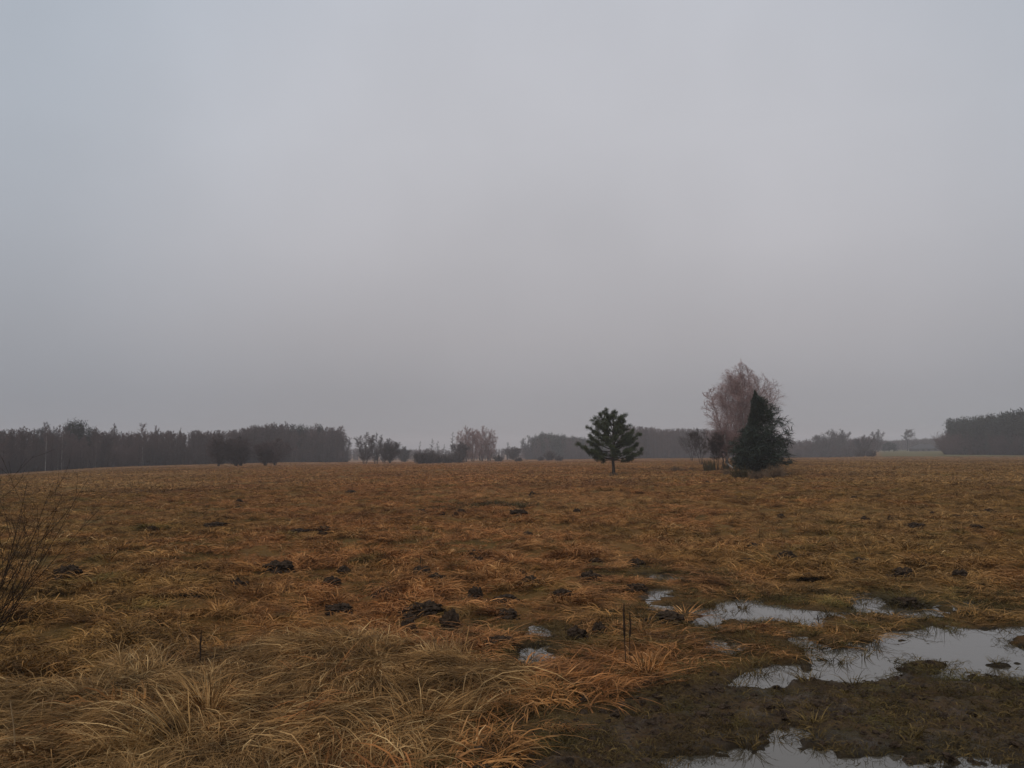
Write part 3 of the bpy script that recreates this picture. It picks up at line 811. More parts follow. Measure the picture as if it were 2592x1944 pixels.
# mud clods
def lump(r, seed, flat=0.6, nu=14, nv=8, amp=0.35):
    th = np.linspace(0, 2 * math.pi, nu, endpoint=False); ph = np.linspace(-0.35, math.pi / 2, nv)
    T_, P_ = np.meshgrid(th, ph)
    x = np.cos(P_) * np.cos(T_); y = np.cos(P_) * np.sin(T_); z = np.sin(P_)
    d = 1 + amp * fbm(x * 2 + seed * 7.1, y * 2 + z * 1.7, 1.0, 3, seed) * 1.6 + amp * 0.5 * fbm(x * 6 + z * 3, y * 6 - z * 2, 1.0, 2, seed + 9)
    d += amp * 0.42 * fbm(x * 14 + z * 9, y * 14 - z * 7, 1.0, 2, seed + 19)
    d[-1] = d[-1].mean()
    V_ = np.stack([x * d, y * d, z * d * flat], -1)
    i = np.arange(nu * nv).reshape(nv, nu); j = np.roll(i, -1, 1)
    return V_.reshape(-1, 3), np.stack([i[:-1], j[:-1], j[1:], i[1:]], -1).reshape(-1, 4)
clods = []
for k in range(6):
    V_, Q_ = lump(r, 200 + k, 0.55, 10, 6, 0.5); clods.append(mk_mesh('clod', V_ * 0.028, Q_, M_soil, smooth=False))
x, y = cand(r, 240, 3.0, 12)
z, mw, sw, sdp, pw = fields(x, y)
sel = (sdp < 0.05) & (mw > 0.25) & (r.random(len(x)) < 0.9 * sstep(-0.3, 0.3, fbm(x, y, 0.7, 2, 131) + 0.15))
x1, y1, z1 = x[sel], y[sel], z[sel]
nc = 34                                       # crumbs spilled round every molehill
ca = r.random((len(mp_), nc)) * 6.28; cq = mw_[:, None] * (0.38 + 0.42 * r.random((len(mp_), nc)) ** 1.5)
cx = (mp_[:, :1] + cq * np.cos(ca)).ravel(); cy = (mp_[:, 1:2] + 0.25 * mw_[:, None] + cq * np.sin(ca)).ravel()
cz = fields(cx, cy)[0] + 0.012; cs = (0.5 + 1.6 * r.random(len(cx)) ** 2) * np.clip(np.repeat(mw_, nc) / 0.35, 0.5, 1.6)
x1 = np.concatenate([x1, cx]); y1 = np.concatenate([y1, cy]); z1 = np.concatenate([z1, cz])
scatter('mud_clods', np.stack([x1, y1, z1 - 0.004], -1), r.random(len(x1)) * 6.28, np.concatenate([0.22 + 1.3 * r.random(len(x1) - len(cx)) ** 3, cs]), clods,
        'dark wet mud clods churned up along the track', 6, 0.3)
# dark sedge strip beyond the mid field
sedge = [upright(r, 46, 0.22, 0.2, 0.45, 0.03, 0.8, M_weed, 'sedge') for _ in range(4)]
uu = 1065 + 300 * r.beta(2.5, 2, 110); vv = 1285 + 3.5 * r.normal(size=110) + (uu < 1130) * 8
p = at(uu, vv)
scatter('dark_sedge', p, r.random(110) * 6.28, 0.3 + 0.4 * r.random(110), sedge, 'strip of dark olive sedge beyond the centre of the field', 7)

# ------------------------------------------------------------------ molehills as things
hills = []
for k in range(8):
    V_, Q_ = lump(r, 300 + k * 3, 0.5, 64, 26, 0.42); hills.append(mk_mesh('molehill', V_ * 0.5, Q_, M_soil, smooth=True))
for k, (u, v, wpx, hf, lab) in enumerate(MOLE):
    o = mk_obj('molehill', hills[k % 8], None, mp_[k] - np.array([0, 0, 0.0]))
    zz = fields(np.array([mp_[k][0]]), np.array([mp_[k][1]]))[0][0]
    s = mw_[k]; Dk = math.hypot(mp_[k][0], mp_[k][1])
    o.location = (mp_[k][0], mp_[k][1] + 0.25 * s, zz + 0.03)
    o.scale = (s, s * 0.85, max(s * 0.85, 0.30) * (hf + 0.15))
    o.rotation_euler = (0, 0, r.random() * 0.9 - 0.45)
    tag(o, lab, 'molehill', 'molehills scattered over the field')

# ------------------------------------------------------------------ trees
def stem_line(h, n_, r, wob=0.02, lean=(0, 0), base=(0, 0, 0)):
    P = np.zeros((1, n_, 3)); t_ = np.linspace(0, 1, n_)
    P[0, :, 2] = t_ * h
    P[0, :, 0] = base[0] + lean[0] * t_ ** 1.3 * h + wob * h * np.cumsum(r.normal(size=n_)) / n_ * 1.5
    P[0, :, 1] = base[1] + lean[1] * t_ ** 1.3 * h + wob * h * np.cumsum(r.normal(size=n_)) / n_ * 1.5
    P[0, 0] = base
    return P

def bare_tree(r, h, stems, crown0, Lb, nb, ns, ntw, tw=0.012, rb=0.02, angle=42, droop=-0.02, topprof=None, k=3, wob=0.12):
    """bare deciduous tree: stems > limbs > branches > twigs; returns (trunk V,Q), (crown V,Q)"""
    tr, cr_ = [], []
    prof = topprof or (lambda t: 0.35 + 0.9 * np.sin(np.pi * np.clip((t - crown0) / (1 - crown0), 0, 1) ** 0.8 * 0.9 + 0.25))
    for (bx, by, lx, ly, hs) in stems:
        P = stem_line(h * hs, 12, r, 0.02, (lx, ly), (bx, by, 0))
        R_s = (rb * h * hs * np.linspace(1, 0.08, 12) ** 0.9)[None]
        tr.append(tubes(P, R_s, 7))
        B1, R1, t1, _ = branch(P, R_s, nb, crown0, 0.98, angle, Lb * h, 6, r, up=0.10, wob=wob, rr=0.42, prof=prof)
        cr_.append(tubes(B1, np.maximum(R1, tw * 0.6), 4))
        B2, R2, t2, _ = branch(B1, R1, ns, 0.15, 1.0, 38, -0.42, 5, r, up=0.05, wob=0.16, rr=0.5, prof=lambda t: 1.25 - 0.7 * t)
        cr_.append(tubes(B2, np.maximum(R2, tw * 0.55), 3))
        B3, R3, t3, _ = branch(B2, R2, ntw, 0.2, 1.0, 40, -0.6, 4, r, up=droop, wob=0.15, rr=0.5, prof=lambda t: 1.2 - 0.5 * t)
        R3 = np.broadcast_to(tw * 0.5 * np.array([1, .9, .7, .35]), (len(B3), 4))
        cr_.append(tubes(B3, R3, k))
    return join(tr), join(cr_)

def warp(parts, h, lft, rgt, q=97.5):
    """bend a crown's silhouette to half-widths given by height: lft and rgt are (heights, metres); returns the parts reshaped"""
    C_ = parts[-1][0]; zc = np.linspace(0, h, 15); zm_ = (zc[1:] + zc[:-1]) / 2
    wl_, wr_ = [], []
    for a, b in zip(zc[:-1], zc[1:]):
        x = C_[(C_[:, 2] >= a) & (C_[:, 2] < b + 1e-6), 0]
        if len(x) < 20: x = np.array([-0.3, 0.3])
        wl_.append(max(-np.percentile(x, 100 - q), 0.12)); wr_.append(max(np.percentile(x, q), 0.12))
    wl_ = np.convolve(np.pad(wl_, 1, 'edge'), [.25, .5, .25], 'valid'); wr_ = np.convolve(np.pad(wr_, 1, 'edge'), [.25, .5, .25], 'valid')
    out_ = []
    for V_, Q_ in parts:
        V_ = V_.copy(); z = V_[:, 2]; x = V_[:, 0]
        kl = np.interp(z, lft[0], lft[1]) / np.interp(z, zm_, wl_); kr = np.interp(z, rgt[0], rgt[1]) / np.interp(z, zm_, wr_)
        V_[:, 0] = np.where(x < 0, x * kl, x * kr); V_[:, 1] = V_[:, 1] * 0.5 * (kl + kr)
        out_.append((V_, Q_))
    return out_

def outline(p, u0, pts):
    """photo outline points (u, v) as (heights, half-widths) round the trunk column u0"""
    k = math.hypot(p[0], p[1]) / FPX; vb = 1190 if p is None else None
    zs_ = [htop(p, u, v) for u, v in pts]; ws = [abs(u - u0) * k for u, v in pts]
    o = np.argsort(zs_); return np.array(zs_)[o], np.array(ws)[o]

def place_tree(name, p, trunk, crown, mt_, mc, label, cat, group=None, crown_attr=None, rz=0.0):
    e = empty(name, p); e.rotation_euler = (0, 0, rz); tag(e, label, cat, group)
    mk_obj('trunk', trunk if not isinstance(trunk, tuple) else mk_mesh('trunk', *trunk, mt_, smooth=True), e)
    mk_obj('crown', crown if not isinstance(crown, tuple) else mk_mesh('crown', *crown, mc, crown_attr), e)
    return e

def fit(tk, cw, h, wm):
    """scale a tree so that its crown has the wanted height and width"""
    z = np.percentile(cw[0][:, 2], 99.8); x = np.percentile(cw[0][:, 0], 98.8) - np.percentile(cw[0][:, 0], 1.2)
    f = np.array([wm / x, wm / x, h / z])
    return (tk[0] * np.where(np.array([1, 1, 0]) > 0, f, f), tk[1]), (cw[0] * f, cw[1])

# ---- the tall birch clump (several stems from one foot)
r = np.random.default_rng(77)
pb = at(1886.0, 1190.0); hb = htop(pb, 1872, 915)
sp = hb / 9.2
st = [(0, 0, -0.02, 0.0, 1.0), (0.25, 0.2, 0.05, 0.04, 0.95), (-0.25, 0.1, -0.055, -0.02, 0.90), (0.4, -0.1, 0.10, -0.03, 0.86),
      (-0.5, 0.3, -0.10, 0.04, 0.78), (0.1, 0.5, 0.03, 0.09, 0.9)]
tk, cw = bare_tree(r, hb, st, 0.10, 0.22, 34, 11, 11, tw=0.0082, rb=0.007, angle=38, droop=-0.14,
                   topprof=lambda t: 0.30 + 0.95 * np.sin(np.pi * np.clip((t - 0.02) / 0.98, 0, 1) ** 0.8))
tk, cw = fit(tk, cw, hb, 168 * math.hypot(pb[0], pb[1]) / FPX)
tk, cw = warp([tk, cw], hb, outline(pb, 1886, [(1878, 915), (1862, 922), (1850, 940), (1843, 960), (1834, 980), (1826, 1000), (1820, 1040), (1818, 1060), (1812, 1090), (1815, 1120), (1824, 1150), (1838, 1170), (1870, 1188)]),
              outline(pb, 1886, [(1890, 915), (1904, 925), (1922, 940), (1936, 955), (1947, 970), (1957, 990), (1964, 1010), (1968, 1030), (1965, 1060), (1960, 1100), (1935, 1150), (1900, 1185)]))
place_tree('birch_tree', pb, tk, cw, M_birch, M_twig, 'tall leafless many-stemmed birch rising behind the dark spruce', 'birch tree')

# leaning thin birch and low bare trees at its left foot
p = at(1845.0, 1186.0); h_ = htop(p, 1812, 985)
tk, cw = bare_tree(r, h_, [(0, 0, -0.24, 0.0, 1.0)], 0.22, 0.14, 22, 8, 7, tw=0.016, rb=0.012, angle=38, droop=-0.05)
place_tree('birch_tree', p, tk, cw, M_bark, M_twig, 'slender leafless birch leaning left out of the tall clump', 'birch tree')
for u, v, vt, sdx, lab in ((1816, 1191, 1102, -0.05, 'small bare tree with thin dark trunk just left of the birch foot'),
                           (1831, 1188, 1092, 0.06, 'small bare tree closest to the tall birch clump, behind dry weeds'),
                           (1776, 1177, 1092, -0.1, 'spreading small bare tree, third from the tall birch clump'),
                           (1752, 1167, 1100, -0.12, 'rounded bare tree at the left end of the birch group')):
    p = at(float(u), float(v)); h_ = htop(p, u, vt)
    tk, cw = bare_tree(r, h_, [(0, 0, sdx, 0, 1.0), (0.1, 0.1, -sdx * 2, 0.1, 0.92), (-.1, .2, sdx * 3.5, -0.1, 0.85)], 0.28, 0.25, 18, 8, 8, tw=0.014, rb=0.011, angle=42)
    place_tree('bare_tree', p, tk, cw, M_bark, M_twig_dark, lab, 'bare tree', 'small bare trees beside the birch')

# ---- conifer foliage: needle sprays along boughs
def sprays(P, r, per, Ln, wd, up, m_=3, t0=0.15, ang=45):
    R_d = np.full(P.shape[:2], 0.01)
    B, _, t_, pi = branch(P, R_d, per, t0, 1.0, ang, Ln, m_, r, up=up, wob=0.22)
    W = np.broadcast_to(wd * np.array([0.7, 1, 0.25]) if m_ == 3 else wd * np.linspace(1, 0.3, m_), (len(B), m_)) * (0.6 + 0.8 * r.random((len(B), 1)))
    V_, Q_ = ribbons(B, W * 0.5, 1.5 * r.normal(size=(len(B), 3)))
    return V_, Q_, B

# lone pine: limbs drawn out to the tips seen in the photo plus limbs towards and away from the camera
r = np.random.default_rng(31)
pp = at(1553.0, 1202.0); Dp = math.hypot(pp[0], pp[1]); k_ = Dp / FPX
hp = htop(pp, 1550, 1037)
def pin(u, v, dy): return np.array([(u - 1553) * k_, dy, (1202 - v) * k_])
trunk_top = pin(1556, 1060, 0)
TP = np.array([pin(1553, 1203, 0), pin(1553.5, 1185, 0), pin(1552, 1166, 0.0), pin(1555, 1140, 0.05), pin(1553, 1110, 0.0), pin(1556, 1080, 0.05), pin(1552, 1044, 0)])[None]
TR = np.array([[0.13, 0.10, 0.10, 0.075, 0.06, 0.045, 0.015]])
tips = [(1466,1122,.3,1163),(1478,1132,-.6,1163),(1497,1084,.2,1128),(1494,1106,-.4,1138),(1508,1061,.3,1108),(1521,1052,-.3,1096),(1537,1041,.1,1080),
        (1558,1044,.3,1078),(1580,1053,-.2,1096),(1592,1079,.4,1112),(1616,1100,-.2,1135),(1608,1112,.7,1140),(1614,1128,.2,1152),(1624,1140,-.2,1164),(1603,1156,.5,1166),
        (1510,1158,.4,1164),(1497,1145,-.5,1160),(1530,1070,-.7,1110),(1570,1075,.8,1110),(1500,1120,.8,1146),(1590,1100,-.9,1140),(1520,1090,1.2,1130),(1575,1120,1.4,1150),
        (1530,1110,-1.4,1140),(1560,1090,-1.3,1130),(1545,1130,-1.7,1156),(1570,1140,1.8,1160),(1520,1135,1.5,1158),(1590,1138,-1.5,1160),(1545,1058,.5,1090),(1566,1062,-.5,1095),
        (1582,1066,.2,1100),(1512,1072,-.2,1112),(1604,1092,.3,1128),(1540,1095,.9,1130)]
LP = []
for (u, v, dy, vb) in tips:
    a = pin(1553, vb, 0); c = pin(u, v, dy); t_ = np.linspace(0, 1, 8)[:, None]
    mid = a * 0.45 + c * 0.55 + np.array([0, 0, -0.20 * np.linalg.norm(c - a) + 0.05])
    q = (1 - t_) ** 2 * a + 2 * t_ * (1 - t_) * mid + t_ ** 2 * c
    q[1:-1] += 0.03 * r.normal(size=(6, 3)); LP.append(q)
LP = np.array(LP); LR = np.linspace(0.038, 0.012, 8)[None] * np.ones((len(LP), 1))
B2, R2, _, _ = branch(LP, LR, 9, 0.35, 1.0, 48, 0.42, 5, r, up=0.14, wob=0.15, rr=0.5, prof=lambda t: 1.2 - 0.55 * t)
B2[..., 2] = B2[:, :1, 2] + 0.55 * (B2[..., 2] - B2[:, :1, 2])
wood = join([tubes(TP, TR, 8), tubes(LP, LR, 5), tubes(B2, R2, 4)])
tuft_base = np.concatenate([B2[:, 2:].reshape(-1, 3), LP[:, 5:].reshape(-1, 3)])
def tufts(C, r, per, rad, wd, upb=0.4):
    n_ = len(C); d = nrm(r.normal(size=(n_ * per, 3)) + np.array([0, 0, upb])); o_ = np.repeat(C, per, 0) + 0.05 * r.normal(size=(n_ * per, 3))
    ln = rad * (0.6 + 0.8 * r.random((n_ * per, 1)))
    P = np.stack([o_, o_ + d * ln * 0.55, o_ + d * ln + np.array([0, 0, 0.01])], 1)
    W = np.broadcast_to(wd * np.array([0.6, 1, 0.3]), (n_ * per, 3))
    return ribbons(P, W * 0.5, 2 * r.normal(size=(n_ * per, 3)))
core = LP[:, 3:5].reshape(-1, 3); V_, Q_ = tufts(np.concatenate([tuft_base, core]), r, 44, 0.125, 0.016, 0.2)
tone = np.repeat(np.clip(0.5 + 0.25 * r.normal(size=len(V_) // 6), 0, 1), 6)
e = empty('pine_tree', pp); tag(e, 'lone small pine with spreading boughs standing by itself in the field', 'pine tree')
mk_obj('trunk', mk_mesh('trunk', *wood, M_bark, smooth=True), e)
mk_obj('crown', mk_mesh('crown', V_, Q_, M_pine, dict(tone=tone)), e)

# dark spruce in front of the birch
def spruce(r, h, wl, wr, per=20, nb=90, base=0.02, sag=-0.10, spray=0.34, wd=0.05, k=0.5):
    P = stem_line(h, 10, r, 0.006); R_s = (0.016 * h * np.linspace(1, 0.08, 10))[None]
    t_ = base + (1 - base) * (np.arange(nb) + r.random(nb)) / nb
    t_ = np.clip(0.6 * np.round(t_ * 15) / 15 + 0.4 * t_, base, 0.995)
    a = r.random(nb) * 2 * math.pi
    env = np.where(np.cos(a) > 0, wr(t_), wl(t_)) * np.abs(np.cos(a)) + 0.5 * (wr(t_) + wl(t_)) * (1 - np.abs(np.cos(a)))
    Ln = h * env * (0.55 + 0.65 * r.random(nb))
    f = t_ * 9; i = np.minimum(f.astype(int), 8); fr = (f - i)[:, None]
    o_ = P[0, i] * (1 - fr) + P[0, i + 1] * fr
    d = nrm(np.stack([np.cos(a), np.sin(a), 0.15 + 0.55 * t_], -1)); B = np.empty((nb, 7, 3)); B[:, 0] = o_
    for q in range(1, 7):
        B[:, q] = B[:, q - 1] + d * (Ln / 6)[:, None]
        d = nrm(d + np.array([0, 0, sag if q < 4 else 0.22]) + 0.05 * r.normal(size=d.shape))
    RB = 0.010 * np.linspace(1, 0.3, 7)[None] * np.ones((nb, 1)) * h / 4
    B2, R2, _, _ = branch(B, RB, 7, 0.15, 0.98, 48, -0.38, 4, r, up=-0.05, wob=0.1, prof=lambda t: 1.2 - 0.7 * t)
    V1, Q1, _ = sprays(B, r, per, spray * k, wd, -0.05)
    V2, Q2, _ = sprays(B2, r, max(per // 2, 3), spray * k, wd, -0.12)
    return join([tubes(P, R_s, 7), tubes(B, RB, 4)]), join([(V1, Q1), (V2, Q2)])

r = np.random.default_rng(19)
ps = at(1918.0, 1204.0); hs = htop(ps, 1925, 1000)
ip = lambda xs, ys: (lambda t: np.interp(t, xs, ys))
wl = ip([0, .06, .2, .33, .40, .5, .6, .7, .85, 1], [.15, .22, .28, .36, .30, .21, .15, .13, .11, .03])
wr = ip([0, .06, .13, .2, .27, .4, .5, .6, .75, .9, 1], [.12, .16, .26, .46, .30, .38, .38, .33, .26, .15, .02])
tk, cw = spruce(r, hs, wl, wr, per=22, nb=165, spray=0.50, wd=0.032, k=0.65)
tk, cw = warp([tk, cw], hs, outline(ps, 1918, [(1914, 1000), (1911, 1020), (1908, 1040), (1904, 1055), (1900, 1080), (1884, 1104), (1870, 1122), (1864, 1134), (1873, 1152), (1873, 1178), (1898, 1200)]),
              outline(ps, 1918, [(1928, 1000), (1938, 1010), (1948, 1022), (1960, 1040), (1967, 1058), (1975, 1080), (1986, 1103), (1982, 1130), (1978, 1142), (1996, 1158), (1994, 1170), (1962, 1182), (1934, 1200)]), 97)
tone = np.repeat(np.clip(0.45 + 0.25 * r.normal(size=len(cw[0]) // 6), 0, 1), 6)
e = empty('spruce_tree', ps); tag(e, 'dark ragged spruce standing in front of the tall birch', 'spruce tree')
mk_obj('trunk', mk_mesh('trunk', *tk, M_bark, smooth=True), e); mk_obj('crown', mk_mesh('crown', *cw, M_spruce, dict(tone=tone)), e)
# second small spruce at its left
ps2 = at(1893.0, 1199.0); hs2 = htop(ps2, 1893, 1098)
tk, cw = spruce(r, hs2, ip([0, .2, .5, 1], [.16, .30, .26, .03]), ip([0, .3, 1], [.15, .2, .03]), per=18, nb=70, spray=0.4, wd=0.045, k=0.7)
tone = np.repeat(np.clip(0.45 + 0.25 * r.normal(size=len(cw[0]) // 6), 0, 1), 6)
e = empty('spruce_tree', ps2); tag(e, 'low bushy young spruce tucked at the left foot of the dark spruce', 'spruce tree')
mk_obj('trunk', mk_mesh('trunk', *tk, M_bark, smooth=True), e); mk_obj('crown', mk_mesh('crown', *cw, M_spruce, dict(tone=tone)), e)

# brush around their feet and elsewhere in the field
def shrub(r, h, wdt, stems, nb, ntw, tw, mats, lean=(0, 0), c0=0.12):
    a = r.random(stems) * 2 * math.pi; q = 0.12 * wdt * r.random(stems)
    P = np.empty((stems, 7, 3)); P[:, 0] = np.stack([q * np.cos(a), q * np.sin(a), np.zeros(stems)], -1)
    ln = h * (0.72 + 0.4 * r.random(stems)); sp_ = (wdt * 0.5 / h) * (0.15 + 1.0 * r.random(stems))
    d = nrm(np.stack([np.cos(a) * sp_ + lean[0], np.sin(a) * sp_ + lean[1], np.ones(stems)], -1))
    for k in range(1, 7):
        P[:, k] = P[:, k - 1] + d * (ln / 6)[:, None]
        d = nrm(d + 0.07 * r.normal(size=d.shape) + np.array([0, 0, 0.03]))
    R_s = tw * np.linspace(2.2, 0.5, 7)[None] * np.ones((stems, 1))
    B, RB, _, _ = branch(P, R_s, nb, c0, 1, 36, -0.45, 5, r, up=0.08, wob=0.12, prof=lambda t: 1.15 - 0.75 * t)
    B2, RB2, _, _ = branch(B, RB, ntw, 0.15, 1, 36, -0.55, 4, r, up=0.06, wob=0.14)
    return tubes(P, R_s, 5), join([tubes(B, np.maximum(RB, tw * 0.4), 3), tubes(B2, np.full((len(B2), 4), tw * 0.35), 3)])

def place_shrub(name, p, h, wdt, lab, mat, r, stems=14, nb=8, ntw=6, tw=0.012, group=None, cat='bush', lean=(0, 0), c0=0.03):
    S, C_ = shrub(r, h, wdt, stems, nb, ntw, tw, None, lean, c0)
    e = empty(name, np.array(p) - np.array([0, 0, 0.12 * h])); tag(e, lab, cat, group)
    mk_obj('stems', mk_mesh('stems', *S, mat, smooth=True), e); mk_obj('twigs', mk_mesh('twigs', *C_, mat), e)
    return e

r = np.random.default_rng(53)
for u, v, vt, wpx, lab, mat, st_ in (
    (1958, 1212, 1176, 95, 'low brown bramble thicket at the right foot of the dark spruce', M_brush, 30),
    (1878, 1213, 1183, 70, 'low grey-green brush at the left foot of the dark spruce', M_weed, 26),
    (1915, 1216, 1190, 70, 'knee-high brush right in front of the dark spruce trunk', M_brush, 24),
    (1843, 1204, 1186, 50, 'thin low brush farthest left of the dark spruce', M_brush, 16),
    (1715, 1192, 1177, 62, 'low reddish brush alone left of the birch group', M_brush, 22),
    (1752, 1190, 1180, 44, 'very low reddish brush between the weeds and the lone reddish brush', M_brush, 14),
    (1552, 1206, 1194, 52, 'dead grass and twigs tangled round the lone pine trunk', M_brush, 18)):
    p = at(float(u), float(v)); k_ = math.hypot(p[0], p[1]) / FPX
    place_shrub('low_brush', p, (v - vt) * k_ , wpx * k_ , lab, mat, r, stems=st_, nb=8, ntw=6, tw=0.012, cat='brush')
for u, v, vt, wpx, lab in ((1790, 1193, 1164, 16, 'upright olive weed clump left of the small bare tree trunks'),
                           (1803, 1192, 1167, 14, 'upright olive weed clump touching the thin bare trunk'),
                           (1838, 1190, 1174, 14, 'short olive weed clump right of the small bare trunks')):
    p = at(float(u), float(v)); k_ = math.hypot(p[0], p[1]) / FPX
    me_ = upright(r, 160, wpx * k_ * 0.5, (v - vt) * k_ * 0.6, (v - vt) * k_ * 1.1, 0.03, 0.10, M_weed, 'weed_clump', 4, 0.05)
    tag(mk_obj('weed_clump', me_, None, p), lab, 'weeds', 'olive weed clumps by the birch')

# ---- middle distance bushes and trees, D by distance, top by photo row
r = np.random.default_rng(8)
def far_tree(u, D, vt, lab, kind='round', width=None, group=None, mat=None, bark=None, name='bare_tree', cat='bare tree', vb=None):
    p = at(float(u), float(vb)) if vb else atD(u, D)
    h_ = htop(p, u, vt); Dd = math.hypot(p[0], p[1]); tw = 0.00012 * Dd
    wm = (width or 60) * Dd / FPX
    if kind == 'round':
        s_ = wm / h_
        stems = [(0, 0, 0, 0, 1.0)] + [(0.1 * math.cos(a), 0.1 * math.sin(a), 0.36 * s_ * math.cos(a), 0.36 * s_ * math.sin(a), 0.88 - 0.1 * r.random()) for a in r.random(4) * 6.28]
        tk, cw = bare_tree(r, h_, stems, 0.05, 0.17 * (0.5 + s_), 36, 8, 6, tw=tw, rb=0.010, angle=38)
        tk, cw = fit(tk, cw, h_, wm)
    elif kind == 'tall':
        s_ = wm / h_
        stems = [(0, 0, 0.02, 0, 1.0), (0.2, 0.1, 0.20 * s_, 0.1, 0.93), (-0.2, 0.1, -0.22 * s_, 0.1, 0.9), (0.3, -0.1, 0.36 * s_, -0.1, 0.8 + 0.1 * r.random()), (-0.3, 0, -0.36 * s_, 0, 0.72 + 0.15 * r.random())]
        tk, cw = bare_tree(r, h_, stems, 0.05, 0.20 * s_ + 0.03, 30, 8, 6, tw=tw * 0.85, rb=0.007, angle=30, droop=-0.05, topprof=lambda t: 0.55 + 0.75 * np.sin(np.pi * (0.12 + 0.85 * t)))
        tk, cw = fit(tk, cw, h_, wm)
    elif kind == 'slim':
        tk, cw = bare_tree(r, h_, [(0, 0, 0.01, 0, 1.0)], 0.2, 0.5 * wm / h_, 22, 5, 4, tw=tw, rb=0.010, angle=40,
                           topprof=lambda t: 1.15 - 0.85 * t)
        tk, cw = fit(tk, cw, h_, wm)
    elif kind == 'lollipop':
        tk, cw = bare_tree(r, h_, [(0, 0, 0.01, 0, 1.0), (0.1, 0, 0.08, 0, .95)], 0.5, 0.45 * wm / h_, 16, 7, 6, tw=tw, rb=0.012, angle=50)
        tk, cw = fit(tk, cw, h_, wm)
    elif kind == 'spruce':
        s_ = wm / h_ * 0.5
        tk, cw = spruce(r, h_, ip([0, .2, 1], [s_, s_, .01]), ip([0, .2, 1], [s_, s_, .01]), per=7, nb=60, spray=0.7, wd=0.18, k=1.0)
    return place_tree(name, p, tk, cw, bark or M_bark, mat or M_twig_dark, lab, cat, group)

G1 = 'round bare willows before the left wood'
for u, vb, vt, wd_, lab in ((552, 1182, 1100, 72, 'leftmost round dark willow before the left wood, on a V-shaped trunk'),
                       (598, 1181, 1108, 56, 'second round dark willow from the left before the wood'),
                       (611, 1181, 1103, 62, 'willow right beside the second one, sharing its crown'),
                       (671, 1180, 1118, 48, 'smallest round willow, left neighbour of the darkest one before the wood'),
                       (696, 1179, 1110, 72, 'darkest densest rounded willow before the left wood')):
    far_tree(u, 0, vt, lab, 'round', wd_, G1, M_wood_twig, name='willow_tree', cat='willow', vb=vb)
far_tree(924, 0, 1094, 'broad egg-shaped bare tree at the left of the trees beyond the gap', 'tall', 48, None, vb=1174)
far_tree(952, 0, 1096, 'greyer slim bare tree between the egg-shaped and the domed one', 'tall', 34, None, M_twig_grey, vb=1174)
far_tree(987, 0, 1110, 'domed dark bare tree right of the slim grey one', 'round', 50, None, vb=1173)
far_tree(972, 0, 1118, 'small bare tree tucked left under the domed dark tree', 'tall', 24, None, vb=1173)
far_tree(1024, 240, 1130, 'low greyish bare tree between the domed tree and the bushes', 'round', 34, None, M_twig_grey)
for u, vb, vt, wd_, lab in ((1072, 1174, 1138, 66, 'broad low rounded bush, leftmost of the bush row'),
                            (1103, 1173, 1147, 50, 'second low bush of the row, right of the broad one'),
                            (1133, 1172, 1150, 46, 'third low bush of the row, in front of a thin tree'),
                            (1157, 1171, 1144, 40, 'fourth low bush of the row, left foot of the pinkish birches')):
    p = at(float(u), float(vb)); Dd = math.hypot(p[0], p[1]); k_ = Dd / FPX
    place_shrub('bare_bush', p, (vb - vt) * k_, wd_ * k_ * 1.2, lab, M_twig_dark, r, 40, 10, 7, 0.05, 'low bushes along the field edge')
G2 = 'pinkish birches standing close together at the field edge'
for u, vb, vt, wd_, lab in ((1178, 1169, 1078, 44, 'left birch of the big pinkish clump, narrow with pointed top'),
                            (1196, 1169, 1084, 46, 'second birch of the big pinkish clump'),
                            (1218, 1168, 1078, 50, 'third and broadest birch of the big pinkish clump'),
                            (1238, 1168, 1090, 36, 'rightmost birch of the big pinkish clump, lower than its neighbours')):
    far_tree(u, 0, vt, lab, 'tall', wd_ * 1.05, G2, M_twig, M_bark, 'birch_tree', 'birch tree', vb=vb)
far_tree(1167, 0, 1118, 'short bushy tree at the left foot of the big pinkish clump', 'round', 40, None, vb=1170)
# thin faint trees behind the bushes
for u, D, vt, wd_, lab in ((1061, 330, 1117, 10, 'thin spire-like tree above the broad low bush'),
                           (1092, 330, 1110, 26, 'faint loose bare tree behind the low bush row'),
                           (1107, 350, 1116, 12, 'faint narrow tree right of the loose one behind the bushes'),
                           (1124, 380, 1124, 12, 'faintest small tree behind the third low bush'),
                           (1143, 330, 1094, 18, 'tall faint spindly tree left of the big pinkish clump')):
    far_tree(u, D, vt, lab, 'slim', wd_, None, M_twig_grey)
# right of the pinkish clump
far_tree(1283, 330, 1120, 'tiny pointed bare tree right of the big pinkish clump', 'slim', 14, None, M_twig_grey)
p = at(1298.0, 1166.0)
far_tree(1298, 280, 1131, 'small dark domed tree right of the big pinkish clump', 'round', 40)
for u, vb, vt, wd_, lab in ((1312, 1168, 1158, 26, 'low dark bush left of centre wood, at the field edge'),
                            (1368, 1166, 1156, 20, 'small dark bush under the left end of the centre wood'),
                            (1415, 1166, 1154, 22, 'small round dark bush at the foot of the centre wood'),
                            (1393, 1165, 1143, 22, 'taller dark bush against the centre wood, left of the lone pine'),
                            (1262, 1168, 1152, 26, 'pale low bush right beside the big pinkish clump')):
    p = at(float(u), float(vb)); k_ = math.hypot(p[0], p[1]) / FPX
    place_shrub('bare_bush', p, (vb - vt) * k_, wd_ * k_ * 1.2, lab, M_twig_dark, r, 24, 8, 6, 0.06, None)
far_tree(1336, 360, 1102, 'grey bare tree marking the left end of the centre wood', 'tall', 34, None, M_twig_grey)
